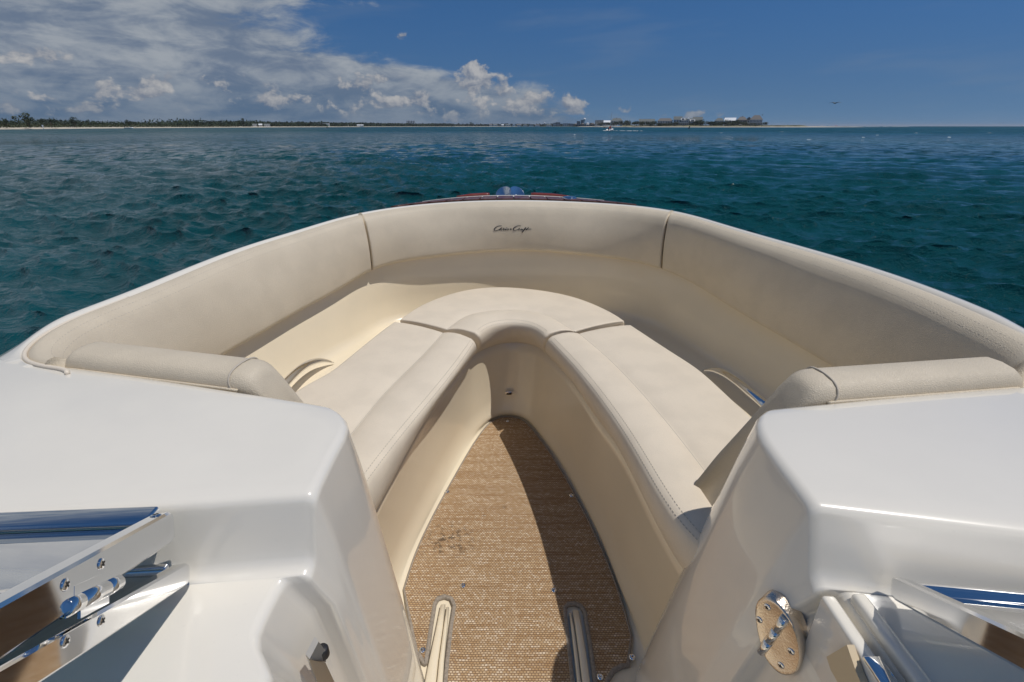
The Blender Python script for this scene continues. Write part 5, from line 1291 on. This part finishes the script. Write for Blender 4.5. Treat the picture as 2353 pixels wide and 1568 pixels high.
# navigation buoys
def buoy(label, px, dist, h_, col, group=None):
    p = GP(px, dist, SEA); root = empty('channel_buoy', label, 'buoy', p, group); root.rotation_euler = (.12, .08, .4)
    v, f = lathe([(0, -.3), (h_ * .36, -.3), (h_ * .38, .25), (h_ * .30, .45), (0, .5)], 14); link('float', mesh('float', v, f), C_blk, root)
    v, f = merge(*[tube([(h_ * .22 * math.cos(a), h_ * .22 * math.sin(a), .4), (h_ * .07 * math.cos(a), h_ * .07 * math.sin(a), h_ * .85)], .07, 5) for a in (0.4, 2, 3.5, 5.1)]); link('tower', mesh('tower', v, f), col, root)
    v, f = merge(box((0, 0, h_ * .55), (h_ * .30, .06, h_ * .42)), box((0, 0, h_ * .55), (.06, h_ * .30, h_ * .42))); link('reflector', mesh('reflector', v, f, False), col, root)
    v, f = lathe([(0, 0), (.16, 0), (.16, .3), (0, .42)], 8, (0, 0, h_ * .84)); link('lantern', mesh('lantern', v, f), col, root)
G_grn = mat('buoy_green', (.02, .16, .09), .5)
buoy('green channel buoy leaning off the island beach', 1584, 450, 2.5, mat('dark_buoy_green', (.015, .07, .05), .5)); buoy('green channel buoy in front of the white marina shed', 752, 620, 4.2, G_grn)
# white daymark post by the marsh, beached boat
p = GP(98, 400, SEA); root = empty('daymark_post', 'white marker post in the shallows off the mainland beach', 'marker', p)
v, f = lathe([(.12, -.6), (.12, 2.2), (0, 2.25)], 8); link('post', mesh('post', v, f), M['white'], root); v, f = box((0, 0, 2.0), (.9, .1, .9)); link('board', mesh('board', v, f, False), M['white'], root)
def moored(px, dist, L, label, col, canopy=None, group='boats off the beaches', rz=1.2):
    p = GP(px, dist, SEA); root = empty('moored_boat', label, 'boat', p, group, rz); rows_ = []
    for u in np.linspace(0, 1, 8):
        w_ = L * .17 * (1 - max(0, (u - .5) / .5) ** 2) + .03; x = L * (u - .5); s_ = .7 + .3 * u * u
        rows_.append([(x, 0, -.3), (x, w_, s_), (x, w_ * .8, s_ - .05), (x, 0, s_ - .3), (x, -w_ * .8, s_ - .05), (x, -w_, s_)])
    v, f = loft(rows_, cv=True, caps=True); link('hull', mesh('hull', v, f), col, root)
    if canopy:
        v, f = box((0, 0, 2.1), (L * .45, L * .27, .12), bev=.04); link('canopy', mesh('canopy', v, f), canopy, root)
        for x in (-L * .2, L * .2):
            for y in (-L * .12, L * .12): link('canopy_post', mesh('canopy_post', *tube([(x, y, .6), (x, y, 2.1)], .04, 5)), C_blk, root)
    return root
moored(295, 612, 7.5, 'white boat with green canopy pulled up at the mainland beach', M['white'], mat('green_canvas', (.05, .14, .10), .8), rz=.2)
moored(1390, 640, 6.0, 'dark canopied boat near the island beach behind the small motorboat', M['darkwall'], C_wht, rz=.9)
moored(1215, 2300, 14, 'white sailing boat with bare mast before the far town', M['white'], None, rz=.3)
p = GP(1213.5, 2300, SEA); v, f = tube([(p[0], p[1], SEA), (p[0], p[1], hgt(279, 2300) + SEA)], [.3, .12], 6)
mm = link('mast', mesh('mast', v, f), M['block'], [o for o in bpy.data.objects if o.get('label', '').startswith('white sailing boat')][0]); mm.matrix_parent_inverse = Matrix.LocRotScale(Vector(mm.parent.location), mm.parent.rotation_euler, None).inverted()
for i, px in enumerate((1178, 1192, 1222, 1262, 1286, 1299)): moored(px, 2500, 10, 'small white boat moored before the far town', M['white'], None, 'boats moored before the far town', .2 + i * .4)
# people, umbrellas and shades on the spit
def beach_xy(px, dist, z=1.2): return tuple(GP(px, dist, SEA + z))
for i, (px, d_, lab, sh, tr) in enumerate(((1611, 1064, 'lone walker in dark clothes on the beach below the white dormer house', C_blk, C_blk), (1788, 1090, 'lone walker on the beach below the bare dune end', C_red, C_blk), (1872, 1152, 'person in red bending at the water edge of the spit', C_red, C_red), (1879, 1158, 'person in dark clothes standing at the water edge of the spit', C_blk, C_blk), (1910, 1210, 'dark figure standing behind the blue beach umbrella', C_blk, C_nav), (1925, 1215, 'dark figure standing beside the pink beach umbrella', C_nav, C_blk), (1941, 1262, 'person standing at the narrow tip of the sand spit', C_blk, C_blk))):
    person('stand', beach_xy(px, d_, .75 if i in (0, 1, 2, 3) else .8), lab, sh, tr, 'people on the island beach', rng.uniform(0, 6))
def umbrella(px, dist, col, label, r=1.5):
    root = empty('beach_umbrella', label, 'umbrella', beach_xy(px, dist, 1.0), 'beach umbrellas on the spit')
    v, f = tube([(0, 0, -.2), (0, 0, 2.2)], .03, 6); link('pole', mesh('pole', v, f), M['block'], root)
    v, f = lathe([(r, 1.7), (r * .85, 1.95), (r * .5, 2.2), (.05, 2.35), (.05, 2.3), (r * .5, 2.14), (r * .85, 1.9)], 12); link('canopy', mesh('canopy', v, f), col, root)
umbrella(1887.5, 1200, C_wht, 'white beach umbrella on the spit beyond the dune', 2.0); umbrella(1901, 1205, mat('blue_canvas', (.06, .36, .48), .8), 'pale blue beach umbrella on the spit', 1.6)
umbrella(1921, 1215, mat('pink_canvas', (.55, .14, .18), .8), 'pink beach umbrella on the spit', 2.0); umbrella(1420.5, 1172, mat('bright_blue_canvas', (.02, .26, .60), .7), 'bright blue beach shade below the shrubs', 4.0); umbrella(1398, 1195, mat('teal_canvas', (.10, .38, .48), .7), 'teal beach umbrella behind the small motorboat', 2.4)
# gull
gp_ = PY(1918.5, 238, 70); gl = empty('gull', 'gull gliding low in the clear sky over the spit', 'bird', gp_, None, .4)
v, f = tube([(-.28, 0, 0), (-.18, 0, .01), (0, 0, .02), (.16, 0, .03), (.25, 0, .03), (.32, 0, .02)], [.02, .05, .075, .06, .04, .012], 10)
link('body', mesh('body', v, f), M['shingle'], gl)
for s in (-1, 1):
    wing = [(.08, 0, .03), (.16, s * .28, .14), (.10, s * .62, .10), (-.02, s * .85, .02), (-.02, s * .60, .08), (-.04, s * .28, .12), (-.06, 0, .03)]
    v, f = prism(wing, .015, (0, 0, 1)); link('wing', mesh('wing', v, f, False), M['shingle'], gl)

# ================================================================== AIR
hm = bpy.data.materials.new('sea_haze'); hm.use_nodes = True; ht = hm.node_tree; ht.nodes.clear(); hk = NB(ht)
pv = hk.n('ShaderNodeVolumePrincipled'); pv.inputs['Color'].default_value = (.80, .88, 1.0, 1); pv.inputs['Density'].default_value = 5.0e-5; pv.inputs['Anisotropy'].default_value = .25
ho_ = hk.n('ShaderNodeOutputMaterial'); ht.links.new(pv.outputs[0], ho_.inputs['Volume'])
v, f = box((0, 0, 22.0), (96000, 96000, 48.0))
hz = link('haze', mesh('haze', v, f, False), hm); tag(hz, 'thin sea haze softening the far shores', 'haze', kind='stuff'); hz.display_type = 'BOUNDS'
